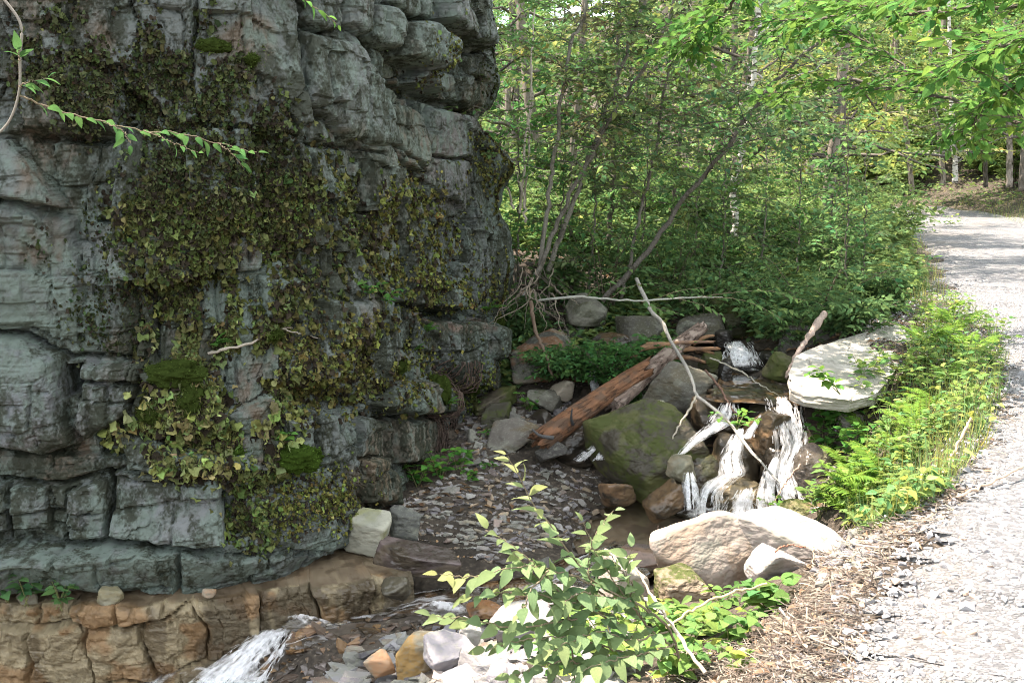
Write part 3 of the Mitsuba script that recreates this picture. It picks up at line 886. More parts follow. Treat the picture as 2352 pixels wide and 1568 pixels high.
# name, label, category, centre u, v, forward metres, size (m) across x deep x high, yaw, pitch, roll, colour, second colour, material, group
B = 'boulder'
ROCKS = [
    ('boulder', 'large sunlit pale boulder at the lower edge of the brown pool', B, 1650, 1280, 5.95, (.80, .58, .56), 24, -12, -14, (.29, .25, .215), (.24, .18, .13), 'stone_mat'),
    ('boulder', 'squared pale boulder with grey shaded side beside the dry litter', B, 1812, 1274, 5.85, (.70, .52, .44), -30, 4, 6, (.28, .255, .235), None, 'stone_mat'),
    ('stone', 'pale upright wedge of stone leaning on the sunlit boulders', 'stone', 1762, 1305, 5.5, (.26, .2, .26), 20, 25, 25, (.36, .33, .31), None, 'stone_mat'),
    ('stone', 'brown mossy knob of stone below the large sunlit boulder', 'stone', 1565, 1350, 5.35, (.30, .22, .18), 10, 0, 5, (.20, .16, .11), (.10, .10, .04), 'mossy_stone_mat'),
    ('stone', 'pale angular stone left of the sunlit boulder', 'stone', 1432, 1345, 5.45, (.30, .26, .26), 30, 15, 10, (.27, .23, .195), None, 'stone_mat'),
    ('stone', 'flat reddish grey slab at the edge of the brown pool', 'stone', 1490, 1278, 6.3, (.42, .3, .10), -6, 0, 3, (.15, .12, .11), (.2, .13, .09), 'wet_stone_mat'),
    ('boulder', 'big mossy green boulder left of the waterfall', B, 1500, 1052, 8.15, (.86, .8, .66), 18, 22, -10, (.085, .075, .05), (.11, .12, .03), 'mossy_stone_mat'),
    ('boulder', 'grey leaning boulder above the mossy one', B, 1572, 893, 8.95, (.46, .4, .48), -18, 10, 24, (.20, .19, .155), (.17, .15, .10), 'stone_mat'),
    ('stone', 'pale yellow stone wedged on the mossy boulder', 'stone', 1495, 937, 8.55, (.24, .2, .12), 20, 8, 10, (.36, .33, .22), None, 'stone_mat'),
    ('stone', 'tan stone standing in the side of the waterfall', 'stone', 1565, 1075, 7.75, (.2, .2, .22), 25, 0, 15, (.21, .18, .12), (.12, .12, .08), 'stone_mat'),
    ('boulder', 'wet rounded boulder in the middle of the waterfall', B, 1705, 1148, 7.62, (.46, .38, .34), 5, 0, 0, (.11, .095, .06), (.20, .16, .09), 'wet_stone_mat'),
    ('boulder', 'wet brown rock behind the left fall', B, 1600, 1120, 7.95, (.42, .4, .55), 12, 0, 0, (.11, .09, .055), (.07, .075, .03), 'wet_stone_mat'),
    ('boulder', 'brown stained rock splitting the waterfall near its top', B, 1762, 1000, 8.0, (.36, .36, .52), 35, 10, 15, (.18, .14, .085), (.30, .19, .10), 'wet_stone_mat'),
    ('boulder', 'dark rock at the head of the waterfall', B, 1650, 965, 8.45, (.5, .4, .34), -10, 0, 0, (.10, .085, .06), (.17, .12, .07), 'wet_stone_mat'),
    ('boulder', 'broad wet ledge stone under the top of the right fall', B, 1790, 955, 8.35, (.55, .5, .34), 8, 0, 0, (.10, .09, .07), (.06, .06, .03), 'wet_stone_mat'),
    ('boulder', 'wet rock behind the middle of the waterfall', B, 1690, 1060, 8.0, (.45, .4, .5), 0, 0, 8, (.10, .085, .055), (.16, .12, .07), 'wet_stone_mat'),
    ('boulder', 'rock under the right fall', B, 1800, 1090, 7.85, (.36, .36, .5), -8, 0, 0, (.09, .08, .06), None, 'wet_stone_mat'),
    ('boulder', 'black wet boulder right of the waterfall', B, 1868, 1085, 7.55, (.42, .38, .4), 30, 10, -12, (.045, .043, .042), (.09, .08, .065), 'wet_stone_mat'),
    ('stone', 'small dark stone under the leaves right of the waterfall', 'stone', 1893, 1118, 7.3, (.17, .16, .13), 10, 0, 0, (.085, .08, .075), None, 'wet_stone_mat'),
    ('stone', 'mossy flat stone at the right foot of the waterfall', 'stone', 1850, 1178, 7.1, (.40, .3, .14), 20, 8, 20, (.12, .12, .05), (.22, .17, .1), 'mossy_stone_mat'),
    ('boulder', 'shaded grey block behind the sunlit slab', B, 1850, 785, 9.6, (.52, .4, .30), -10, 0, 8, (.17, .165, .14), None, 'stone_mat'),
    ('boulder', 'mossy stone left of the sunlit slab', B, 1800, 850, 8.9, (.26, .3, .26), 15, 10, 20, (.13, .13, .06), None, 'mossy_stone_mat'),
    ('stone', 'dark angular stone beside the small upper fall', 'stone', 1722, 840, 9.4, (.22, .2, .17), 30, 10, 30, (.05, .05, .045), None, 'wet_stone_mat'),
    ('stone', 'dark flat stone right of the small upper fall', 'stone', 1775, 825, 9.5, (.28, .2, .17), 10, 0, 10, (.06, .06, .05), None, 'wet_stone_mat'),
    ('stone', 'black pointed stone left of the small upper fall', 'stone', 1668, 850, 9.1, (.13, .13, .26), 0, 0, 10, (.045, .045, .04), None, 'wet_stone_mat'),
    ('stone', 'mossy brown stone below the driftwood', 'stone', 1640, 835, 9.5, (.24, .2, .18), 20, 0, 0, (.13, .12, .08), None, 'mossy_stone_mat'),
    ('boulder', 'mossy rounded boulder above the small upper fall', B, 1680, 735, 10.6, (.42, .4, .42), 20, 0, 0, (.12, .125, .07), None, 'mossy_stone_mat'),
    ('boulder', 'bright moss covered slanting boulder upstream', B, 1742, 735, 10.8, (.50, .4, .30), 15, 10, -26, (.15, .17, .03), None, 'mossy_stone_mat'),
    ('boulder', 'dark mossy block right of the slanting boulder', B, 1790, 757, 10.4, (.40, .36, .26), -8, 0, 0, (.10, .105, .05), None, 'mossy_stone_mat'),
    ('boulder', 'grey flat boulder under the fallen wood', B, 1610, 755, 10.2, (.52, .4, .22), 0, 0, -8, (.135, .125, .105), (.10,.095,.06), 'stone_mat'),
    ('boulder', 'dark block left of the small upper fall', B, 1662, 782, 10.0, (.2, .2, .26), 0, 0, 0, (.075, .07, .065), None, 'wet_stone_mat'),
    ('boulder', 'grey lichen spotted block behind the hanging vine', B, 1470, 762, 10.2, (.50, .4, .36), 12, 0, 4, (.125, .12, .10), (.08,.08,.05), 'stone_mat'),
    ('boulder', 'grey ledge rock under the pale branch', B, 1345, 715, 10.6, (.44, .4, .3), -12, 0, -6, (.12, .115, .095), (.08,.085,.05), 'stone_mat'),
    ('boulder', 'broad dark boulder with rusty foot beside the trickle', B, 1245, 825, 10.2, (.7, .6, .46), 5, 4, -4, (.10, .10, .085), (.24, .115, .05), 'stone_mat'),
    ('boulder', 'orange stained wet boulder beside the trickle', B, 1315, 850, 9.95, (.32, .4, .50), 0, 0, 6, (.24, .13, .045), (.14, .08, .03), 'wet_stone_mat'),
    ('boulder', 'dark wet ledge under the trickle', B, 1400, 830, 10.0, (.5, .4, .6), 0, 0, 0, (.06, .05, .04), (.12, .08, .04), 'wet_stone_mat'),
    ('stone', 'pale tan stone perched left of the log', 'stone', 1297, 898, 9.45, (.2, .18, .2), 30, 10, 25, (.32, .28, .22), None, 'stone_mat'),
    ('stone', 'grey mossy stone under the tan one', 'stone', 1255, 915, 9.4, (.34, .25, .2), 10, 0, 10, (.19, .18, .145), (.10, .11, .05), 'stone_mat'),
    ('stone', 'moss topped flat rock at the foot of the cliff corner', 'stone', 1130, 925, 9.5, (.5, .4, .16), 10, 5, -20, (.15, .13, .09), (.14, .15, .04), 'mossy_stone_mat'),
    ('stone', 'dark round stone under the flat rock', 'stone', 1140, 960, 9.15, (.24, .22, .18), 0, 0, 0, (.09, .085, .06), None, 'mossy_stone_mat'),
    ('stone', 'tilted grey and brown slab at the lower end of the log', 'stone', 1168, 1003, 8.75, (.46, .3, .16), 24, 22, -24, (.25, .23, .2), (.17, .13, .07), 'stone_mat'),
    ('boulder', 'dark wet boulder beneath the log', B, 1325, 1015, 8.75, (.56, .4, .42), 10, 0, 0, (.055, .05, .04), (.10, .08, .06), 'wet_stone_mat'),
    ('stone', 'dark slab at the broken end of the log', 'stone', 1270, 1035, 8.4, (.26, .2, .1), 14, 0, -20, (.13, .125, .115), None, 'stone_mat'),
    ('stone', 'brown flat stone below the mossy boulder', 'stone', 1420, 1135, 7.75, (.34, .26, .17), 4, 0, 4, (.24, .15, .085), (.14, .10, .06), 'wet_stone_mat'),
    ('stone', 'rusty brown stone at the left foot of the falls', 'stone', 1525, 1158, 7.45, (.34, .3, .2), 20, 0, -26, (.17, .11, .06), (.09, .065, .04), 'wet_stone_mat'),
    ('stone_block', 'grey green squared block resting against the cliff foot', 'stone', 838, 1218, 6.75, (.35, .26, .25), -14, 12, 6, (.31, .31, .25), (.20, .21, .08), 'stone_mat'),
    ('stone_block', 'dark speckled block right of the squared one', 'stone', 930, 1200, 7.0, (.23, .22, .19), 5, 0, 5, (.10, .105, .095), None, 'stone_mat'),
    ('stone_block', 'long purplish brown slab along the stream edge', 'stone', 955, 1285, 6.55, (.64, .22, .17), -10, 4, 3, (.17, .135, .13), (.11, .09, .06), 'wet_stone_mat'),
    ('stone_block', 'dark squared stone standing in the stream margin', 'stone', 912, 1352, 6.15, (.20, .18, .15), 4, 0, 2, (.11, .10, .07), (.09, .085, .05), 'wet_stone_mat'),
    ('stone', 'ochre angular stone at the edge of the stream', 'stone', 958, 1503, 5.25, (.25, .22, .2), 14, 8, -8, (.31, .20, .075), (.13, .10, .07), 'stone_mat'),
    ('stone', 'orange tan block at the edge of the stream', 'stone', 872, 1525, 5.2, (.16, .14, .12), -14, 6, -4, (.34, .20, .11), None, 'stone_mat'),
    ('stone', 'small mossy tan stone on the ledge', 'stone', 253, 1369, 5.9, (.155, .13, .12), 10, 0, 10, (.22, .20, .12), None, 'stone_mat'),
    ('stone', 'small rust brown cobble on the ledge', 'stone', 480, 1362, 5.95, (.082, .07, .055), 0, 0, 0, (.27, .17, .10), None, 'stone_mat'),
    ('stone', 'small dark cobble at the left end of the ledge', 'stone', 60, 1370, 5.9, (.12, .1, .07), 20, 0, 0, (.13, .12, .09), None, 'stone_mat'),
    ('stone', 'ochre flat stone washed by the riffle', 'stone', 1120, 1402, 5.95, (.3, .2, .08), -10, 0, 0, (.33, .19, .09), (.22, .11, .05), 'wet_stone_mat'),
    ('stone', 'wide pale slab at the bank behind the sapling', 'stone', 1205, 1440, 5.35, (.4, .32, .18), 22, 12, -6, (.18, .172, .178), None, 'stone_mat'),
    ('stone', 'pale reddish slab under the sapling twigs', 'stone', 1320, 1385, 5.5, (.34, .26, .18), -10, 12, 8, (.19, .165, .16), None, 'stone_mat'),
    ('stone', 'pale block near the lower edge of the bank', 'stone', 1130, 1530, 4.85, (.24, .2, .15), 20, 8, 6, (.19, .186, .19), None, 'stone_mat'),
    ('stone', 'slate blue flat slab among the bank stones', 'stone', 1030, 1500, 5.05, (.28, .2, .1), 34, 12, -8, (.16, .16, .18), None, 'stone_mat'),
    ('stone', 'slate slab at the bottom edge of the bank', 'stone', 1080, 1568, 4.75, (.3, .22, .1), 10, 14, 8, (.18, .18, .20), None, 'stone_mat'),
    ('stone', 'white grey upright stone among the bank stones', 'stone', 1078, 1460, 5.2, (.11, .1, .14), 10, 10, 14, (.31, .30, .30), None, 'stone_mat'),
    ('stone', 'small orange pale stone on the edge of the gravel road', 'stone', 2052, 1424, 3.62, (.055, .05, .045), 20, 0, 10, (.42, .29, .14), None, 'stone_mat'),
    ('stone', 'reddish brown crumbled clod lying on the gravel road', 'stone', 2280, 1303, 4.05, (.13, .1, .04), 10, 0, 0, (.30, .21, .17), None, 'stone_mat'),
    ('boulder', 'white faced rock in the upper stream', B, 1525, 612, 14.0, (.34, .3, .36), 10, 0, 0, (.35, .35, .33), (.06, .06, .05), 'stone_mat'),
    ('boulder', 'dark rock beside the white faced one', B, 1572, 606, 14.2, (.30, .3, .28), 10, 0, 8, (.10, .09, .08), None, 'stone_mat'),
    ('boulder', 'pointed dark rock in the upper stream', B, 1490, 605, 14.3, (.34, .3, .36), 10, 0, 8, (.06, .06, .05), None, 'wet_stone_mat'),
    ('boulder', 'tilted green grey slab in the upper stream', B, 1600, 645, 12.9, (.46, .4, .16), 25, 10, -38, (.24, .25, .14), None, 'stone_mat'),
    ('boulder', 'fallen slab leaning on the left bank upstream', B, 1330, 580, 14.5, (.6, .4, .16), -25, 10, 34, (.17, .18, .13), None, 'stone_mat'),
]
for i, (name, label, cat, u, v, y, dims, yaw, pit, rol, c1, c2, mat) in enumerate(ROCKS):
    big = max(dims)
    sub = 5 if big > .5 else 4 if big > .2 else 3
    p, f = rock_mesh(dims, 100 + i, sub, box=.07 if 'squared' in label else .16, cuts=2 if 'squared' in label else 3 if cat == 'slab' else 9 if big > .3 else 6, sharp=40 if cat == 'slab' else 24, rough=.05, bed=.3 if 'slab' in label else .12)
    if mat == 'wet_stone_mat':
        c1 = np.array(c1) * .7
    if mat == 'wet_stone_mat' and 'slab' not in label:
        p, f = rock_mesh(dims, 100 + i, sub, cuts=12, sharp=14, rough=.085, bed=.2)
    p = turn(p, yaw, pit, rol) + at(u, v, y=y)
    if 7.9 < y < 13 and 'pale' not in label:      # gully rocks: damp tone, with the shade of the gully put into the colour
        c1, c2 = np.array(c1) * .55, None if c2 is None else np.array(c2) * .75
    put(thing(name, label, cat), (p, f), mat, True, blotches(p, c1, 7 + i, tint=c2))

# the big slab: a sheet of rock lying on the bank, split along its beds
import shapely.geometry as sgeo
o_, e1_, e2_ = at(1830, 870, y=7.95), at(2062, 752, y=9.15), at(1990, 905, y=7.6)
ax1 = unit(e1_ - o_)
nz_ = unit(np.cross(e2_ - o_, ax1))
nz_ = nz_ * np.sign(nz_[2])
ax2 = np.cross(nz_, ax1)
rim = []
for u, v in [(1818, 858), (1832, 818), (1890, 792), (1950, 772), (2010, 758), (2062, 748), (2092, 780), (2060, 840), (2005, 902), (1950, 918), (1900, 912), (1850, 905), (1822, 893)]:
    d = sight(u, v)
    p = EYE + d * (((o_ - EYE) @ nz_) / (d @ nz_))
    rim.append(((p - o_) @ ax1, (p - o_) @ ax2))
slab = trimesh.creation.extrude_polygon(sgeo.Polygon(rim).buffer(.02).simplify(.006), .10, engine='earcut')
sv, sf = trimesh.remesh.subdivide_to_size(np.array(slab.vertices), np.array(slab.faces), .022, max_iter=12)
top = sv[:, 2] > .09
q = np.c_[sv[:, :2], 0 * sv[:, 0]]
layer = np.floor(4 * nfbm(q * np.array([1.6, 3.4, 1]) + 3, 3, 5)) / 4
sv[:, 2] += np.where(top, layer * .05 - .02 + (nfbm(q * 14, 3, 6) - .5) * .008, 0)
sv[:, :2] += (nfbm(sv * np.array([4, 4, 22]), 3, 7)[:, None] - .5) * .05 * np.sign(sv[:, :2] - sv[:, :2].mean(0))
wv = o_ + sv[:, :1] * ax1 + sv[:, 1:2] * ax2 + (sv[:, 2:] - .10) * nz_
put(thing('slab', 'large sunlit pale slab sloping down from the road bank', 'slab'), (wv, sf), 'stone_mat', False, blotches(wv, (.33, .315, .28), 5, .3, (.25, .24, .20)))

# the jumble of smaller rocks in the gully
rng = np.random.default_rng(44)
GULLY = [([(1330, 960), (1480, 770), (1640, 700), (1830, 700), (1840, 780), (1700, 760), (1640, 850), (1420, 960)], 26, .14, .38), ([(1430, 560), (1620, 560), (1650, 700), (1460, 720)], 34, .16, .5), ([(1060, 950), (1250, 880), (1300, 930), (1200, 1010), (1090, 1060)], 16, .10, .26),
         ([(1200, 690), (1420, 690), (1430, 800), (1250, 790)], 14, .15, .36), ([(1380, 1075), (1480, 1120), (1560, 1170), (1420, 1190), (1340, 1120)], 12, .10, .24), ([(1860, 930), (1960, 960), (1900, 1180), (1850, 1060)], 10, .12, .28), ([(1090, 1300), (1200, 1290), (1400, 1240), (1420, 1290), (1240, 1350)], 14, .08, .2)]
gi = 0
for poly, n, lo, hi in GULLY:
    p = onto(*in_poly(poly, n, rng).T)
    for q in p:
        s = lo * (hi / lo) ** rng.uniform()
        v, f = rock_mesh((s, s * rng.uniform(.6, .9), s * rng.uniform(.35, .75)), 3000 + gi, 3 if s < .25 else 4, cuts=7, sharp=26, rough=.06, bed=.15)
        v = turn(v, rng.uniform(0, 360), rng.normal(0, 14), rng.normal(0, 14)) + q + np.array([0, 0, s * .08])
        kind = rng.integers(0, 3)
        lab, c_, mt = [('grey angular rock among the jumble of the gully', (.15, .145, .13), 'stone_mat'), ('dark wet rock among the jumble of the gully', (.07, .06, .05), 'wet_stone_mat'), ('mossy brown rock among the jumble of the gully', (.12, .11, .075), 'mossy_stone_mat')][kind]
        put(thing('gully_rock', lab, 'rock', lab.split(' among')[0] + 's of the gully'), (v, f), mt, True, blotches(v, np.array(c_) * rng.uniform(.7, 1.3), gi, .4))
        gi += 1

# the low rock ledge in front of the cliff, its face washed by the stream
led_u = np.array([-120, 0, 130, 250, 400, 500, 545, 620, 700, 740, 860, 950])
led_v = np.array([1398, 1398, 1400, 1400, 1392, 1382, 1378, 1368, 1362, 1360, 1348, 1334])
lt = at(led_u, led_v, z=-.95)
lt[:, 1] += np.interp(led_u, [500, 700, 950], [0, .06, .12])
lp = resample(lt, 300)
lz = np.linspace(0, 1, 60)
ldn = unit(np.gradient(lp[:, :2], axis=0))
ldn = np.stack([ldn[:, 1], -ldn[:, 0]], 1)
sl = np.r_[0, np.cumsum(np.linalg.norm(np.diff(lp, axis=0), axis=1))]
ls, lzz = np.meshgrid(sl, lz * .72, indexing='ij')
q = np.stack([ls, lzz, 0 * ls], -1)
lw = np.stack([ls + (nfbm(q * 4, 3, 5) - .5) * .2, lzz + (nfbm(q * 4, 3, 6) - .5) * .12], -1)
ld = (nfbm(q * 1.6, 3, 11) - .5) * .12 + facets(lw, .36, .40, 4.0, .09, .25, .07, .012) + facets(lw + 3, .17, .22, 6.0, .02, .22, .014, .007) + facets(lw + 9, .05, .06, 8.0, .007, .25, .004, .005)
ld += (nfbm(q * 24, 3, 13) - .5) * .028 - .05 * (1 - np.clip(lzz / .05, 0, 1)) ** 2 + .03 * lzz
face = np.concatenate([lp[:, None, :2] + ldn[:, None] * ld[..., None], (lp[:, None, 2] - lzz + (nfbm(q * 6, 2, 14) - .5) * .03)[..., None]], -1)
back = []
for k, (inw, up) in enumerate([(1.2, .02), (.8, .025), (.45, .015), (.2, .005), (.07, 0), (.02, -.006)]):
    b = face[:, 0].copy()
    b[:, :2] -= ldn * inw
    b[:, 2] += up + (nfbm(b * 5, 3, 33 + k) - .5) * .03
    back.append(b)
face = np.concatenate([np.stack(back, 1), face], 1)
fq = face.reshape(-1, 3)
lc = blotches(fq, (.225, .185, .115), 5, .4, (.18, .10, .042)) * (.55 + .9 * nfbm(fq * 45, 4, 19)[:, None])
wetk = np.clip((nfbm(fq * np.array([9, 9, 1.2]), 3, 8)[:, None] - .40) / .08, 0, 1) * np.clip((px(fq)[:, :1] + 160 * (nfbm(fq * 3, 3, 77)[:, None] - .5) - 430) / 40, 0, 1)
lc = lc * (1 - .75 * wetk) + .75 * wetk * np.array([.035, .026, .014])
soil_top = np.zeros(face.shape[:2], bool)
soil_top[:, :5] = True
lc[soil_top.ravel()] = lc[soil_top.ravel()] * 0.25 + .75 * np.array([.115, .085, .055]) * (.7 + .6 * nfbm(fq[soil_top.ravel()] * 25, 3, 4)[:, None])
put(thing('rock_ledge', 'low ochre rock ledge under the cliff washed by the stream', 'rock ledge'), (fq, grid_faces(face.shape[0], face.shape[1])[:, ::-1]), 'ledge_mat', False, np.clip(lc, .01, .5))

# loose stones: chips of shale, the 300 that show largest as things of their own
CHIPS = []
for s in range(14):
    rng = np.random.default_rng(500 + s)
    pts = rng.uniform(-1, 1, (11, 3))
    pts = np.sign(pts) * np.abs(pts) ** .45 * np.array([.5, .5 * rng.uniform(.5, .8), .5 * rng.uniform(.16, .4)])
    h = ConvexHull(pts)
    tri = h.simplices.copy()
    ctr = pts.mean(0)
    nn = np.cross(pts[tri[:, 1]] - pts[tri[:, 0]], pts[tri[:, 2]] - pts[tri[:, 0]])
    flip = (nn * (pts[tri].mean(1) - ctr)).sum(1) < 0
    tri[flip] = tri[flip][:, ::-1]
    CHIPS.append((pts, tri))


GREYS = np.array([(.17, .16, .165), (.20, .19, .19), (.13, .12, .12), (.24, .225, .21), (.19, .15, .13), (.26, .2, .14), (.15, .14, .15), (.29, .28, .27), (.11, .09, .085)])


def chips(n, poly, lo, hi, rng, pal, sink=.25, tiltdeg=18):
    uv = in_poly(poly, n, rng)
    p = onto(uv[:, 0], uv[:, 1])
    size = lo * (hi / lo) ** (rng.uniform(0, 1, n) ** 2.0)
    p[:, 2] += size * .14 - size * sink * .3
    nz = unit(np.c_[rng.normal(0, math.radians(tiltdeg), (n, 2)), np.ones(n)])
    yaw = rng.uniform(0, 2 * np.pi, n)
    ax = np.c_[np.cos(yaw), np.sin(yaw), rng.normal(0, .1, n)]
    c = (.8 if pal is pale else 1.0) * pal[rng.integers(0, len(pal), n)] * np.exp(rng.normal(0, .22, (n, 1)))
    return p, ax, nz, size, c, rng.integers(0, len(CHIPS), n)


pale = None
rng = np.random.default_rng(7)
FAN = [(905, 1160), (985, 1120), (1100, 1060), (1230, 1065), (1370, 1085), (1385, 1130), (1360, 1190), (1300, 1240), (1220, 1270), (1110, 1300), (1060, 1250), (960, 1230)]
BANK = [(690, 1600), (800, 1500), (940, 1460), (1050, 1440), (1180, 1400), (1290, 1350), (1420, 1330), (1520, 1380), (1500, 1480), (1420, 1600)]
UPPER = [(1050, 950), (1250, 890), (1330, 930), (1230, 1000), (1170, 1060), (1050, 1080)]
BED = [(560, 1460), (700, 1400), (900, 1385), (1100, 1370), (1300, 1310), (1400, 1270), (1330, 1360), (1100, 1440), (850, 1480), (640, 1600), (500, 1600)]
FALLBED = [(1330, 1060), (1420, 960), (1620, 820), (1820, 780), (1840, 880), (1850, 1000), (1880, 1180), (1700, 1190), (1450, 1180)]
SAND = [(950, 1215), (1080, 1240), (1090, 1290), (1000, 1275), (920, 1240)]
warm = np.array([(.26, .17, .09), (.20, .13, .08), (.12, .09, .07), (.16, .14, .13), (.30, .19, .10)])
pale = np.array([(.24, .235, .24), (.20, .195, .21), (.28, .27, .26), (.17, .165, .18), (.25, .22, .2), (.15, .145, .16), (.24, .18, .14)])
sets = [chips(5200, FAN, .025, .12, rng, GREYS), chips(1500, BANK, .03, .22, rng, pale, tiltdeg=24), chips(1500, UPPER, .03, .16, rng, GREYS * .7, tiltdeg=25), chips(900, BED, .03, .15, rng, warm * .8),
        chips(600, FALLBED, .04, .2, rng, warm * .6, tiltdeg=30), chips(1300, SAND, .012, .04, rng, warm * 1.2), chips(260, [(1870, 1300), (1930, 1215), (2010, 1190), (2030, 1260), (1960, 1330), (1890, 1350)], .025, .12, rng, pale, tiltdeg=24)]
allp = [np.concatenate([s[k] for s in sets]) for k in range(6)]
P0, AX, NZ, SZ, CO, WH = allp
wet = np.concatenate([np.full(len(s[0]), w) for s, w in zip(sets, (0, 0, 0, 1, 1, 0, 0))]).astype(bool)
zone = np.concatenate([np.full(len(s[0]), w) for s, w in zip(sets, (0, 1, 2, 3, 4, 5, 1))])
show = SZ / P0[:, 1]
keep = np.zeros(len(P0), bool)
keep[np.argsort(-show)[:290]] = True
ZN = {0: 'on the stony fan', 1: 'on the near bank', 2: 'above the fan near the log', 3: 'in the shallow stream bed', 4: 'among the boulders of the waterfall', 5: 'on the sandy patch'}
names = [(r[1], at(r[3], r[4], y=r[5])) for r in ROCKS if r[2] != 'slab' and ('bank' in r[1] or 'ochre' in r[1] or 'orange' in r[1] or 'sapling' in r[1] or 'pale angular' in r[1] or 'knob' in r[1] or 'mossy' in r[1] or 'riffle' in r[1])]
SHORT = {'wide pale slab at the bank behind the sapling': 'wide pale slab', 'pale reddish slab under the sapling twigs': 'pale reddish slab', 'pale block near the lower edge of the bank': 'pale block', 'slate blue flat slab among the bank stones': 'slate blue slab', 'slate slab at the bottom edge of the bank': 'slate slab at the bottom edge',
         'white grey upright stone among the bank stones': 'white upright stone', 'ochre angular stone at the edge of the stream': 'ochre angular stone', 'orange tan block at the edge of the stream': 'orange tan block', 'pale angular stone left of the sunlit boulder': 'pale angular stone', 'brown mossy knob of stone below the large sunlit boulder': 'brown mossy knob',
         'ochre flat stone washed by the riffle': 'ochre flat stone'}
cand = [(SHORT[n], p) for n, p in names if n in SHORT]
for i in np.flatnonzero(keep):
    v, f, c = place(CHIPS[WH[i]], P0[i:i + 1], AX[i:i + 1], NZ[i:i + 1], SZ[i:i + 1], CO[i])
    lum = CO[i].mean()
    warm_ = CO[i][0] / CO[i][2]
    tone = ('rust brown' if warm_ > 1.35 else 'tan' if warm_ > 1.15 else 'pale grey' if lum > .24 else 'dark grey' if lum < .15 else 'mid grey')
    big_ = 'large' if SZ[i] > .15 else 'small' if SZ[i] < .095 else 'middling'
    near_ = min(cand, key=lambda q: np.linalg.norm(q[1] - P0[i]))
    where = f'next to the {near_[0]}' if zone[i] in (1, 3) and np.linalg.norm(near_[1] - P0[i]) < .5 else ZN[zone[i]]
    lab = f'{big_} {tone} broken stone lying {where}'
    put(thing('loose_stone', lab, 'stone', lab.replace('stone lying', 'stones lying')), (v, f), 'wet_stone_mat' if wet[i] else 'stone_mat', False, c)
for flag, name, lab in ((False, 'stone_chips', 'small loose stone chips covering the stream banks'), (True, 'wet_stone_chips', 'small wet stones covering the stream bed')):
    m = Mesh()
    for w in range(len(CHIPS)):
        i = np.flatnonzero(~keep & (wet == flag) & (WH == w))
        m.add(*place(CHIPS[w], P0[i], AX[i], NZ[i], SZ[i], CO[i]))
    putm(name, m, 'wet_stone_mat' if flag else 'stone_mat')
    say(name, lab, 'stones', kind='stuff')

# gravel grains lying on the road and spilling over its edge
n = 26000
k = rng.uniform(0, 1, n)
d = 2.6 + 11 * k ** 1.9
i = np.clip(np.searchsorted(road_left[:, 1], d), 1, 159)
a = np.interp(d, road_left[:70, 1], road_left[:70, 0])
gxp = a + rng.uniform(-.25, 3.4, n) * np.clip(.55 + rng.uniform(0, 1, n), 0, 1)
gp = np.c_[gxp, d, H(gxp, d) + .022]
gp[gxp < a, 2] -= .02
sz = .008 + .026 * rng.uniform(0, 1, n) ** 3
sz[rng.uniform(0, 1, n) < .012] *= 2.0
gp[:, 2] += sz * .12
tone = rng.uniform(0, 1, (n, 1)) ** 1.2
gc = np.array([.12, .124, .132]) * (1 - tone) + tone * np.array([.42, .42, .425])
gc[rng.uniform(0, 1, n) < .08] = (.36, .28, .22)
m = Mesh()
wh = rng.integers(0, len(CHIPS), n)
nz = unit(np.c_[rng.normal(0, .4, (n, 2)), np.ones(n)])
yw = rng.uniform(0, 6.28, n)
for w in range(len(CHIPS)):
    j = np.flatnonzero(wh == w)
    tv = CHIPS[w][0] * np.array([1, 1.15, 1.9])
    m.add(*place((tv, CHIPS[w][1]), gp[j], np.c_[np.cos(yw[j]), np.sin(yw[j]), 0 * j], nz[j], sz[j] * 1.2, gc[j]))
putm('road_gravel', m, 'pebble_mat')
say('road_gravel', 'loose grey gravel grains strewn over the road', 'gravel', kind='stuff')

# ------------------------------------------------------------------ water
def stream_strip(path, widths, nseg, nw):
    pts = resample(path, nseg)
    w = np.interp(np.linspace(0, 1, nseg), np.linspace(0, 1, len(widths)), widths)
    w = w * (.85 + .3 * nfbm(np.c_[np.linspace(0, 9, nseg), np.zeros(nseg), np.zeros(nseg)], 3, 3))
    t = unit(np.gradient(pts[:, :2], axis=0))
    nrm = np.stack([t[:, 1], -t[:, 0]], 1)
    a = np.linspace(-1, 1, nw)
    v = np.zeros((nseg, nw, 3))
    v[..., :2] = pts[:, None, :2] + nrm[:, None] * (a[None] * w[:, None])[..., None]
    v[..., 2] = pts[:, None, 2]
    run = np.r_[0, np.cumsum(np.linalg.norm(np.diff(pts, axis=0), axis=1))]
    return v, np.stack([a[None] * w[:, None], np.broadcast_to(run[:, None], (nseg, nw))], -1)


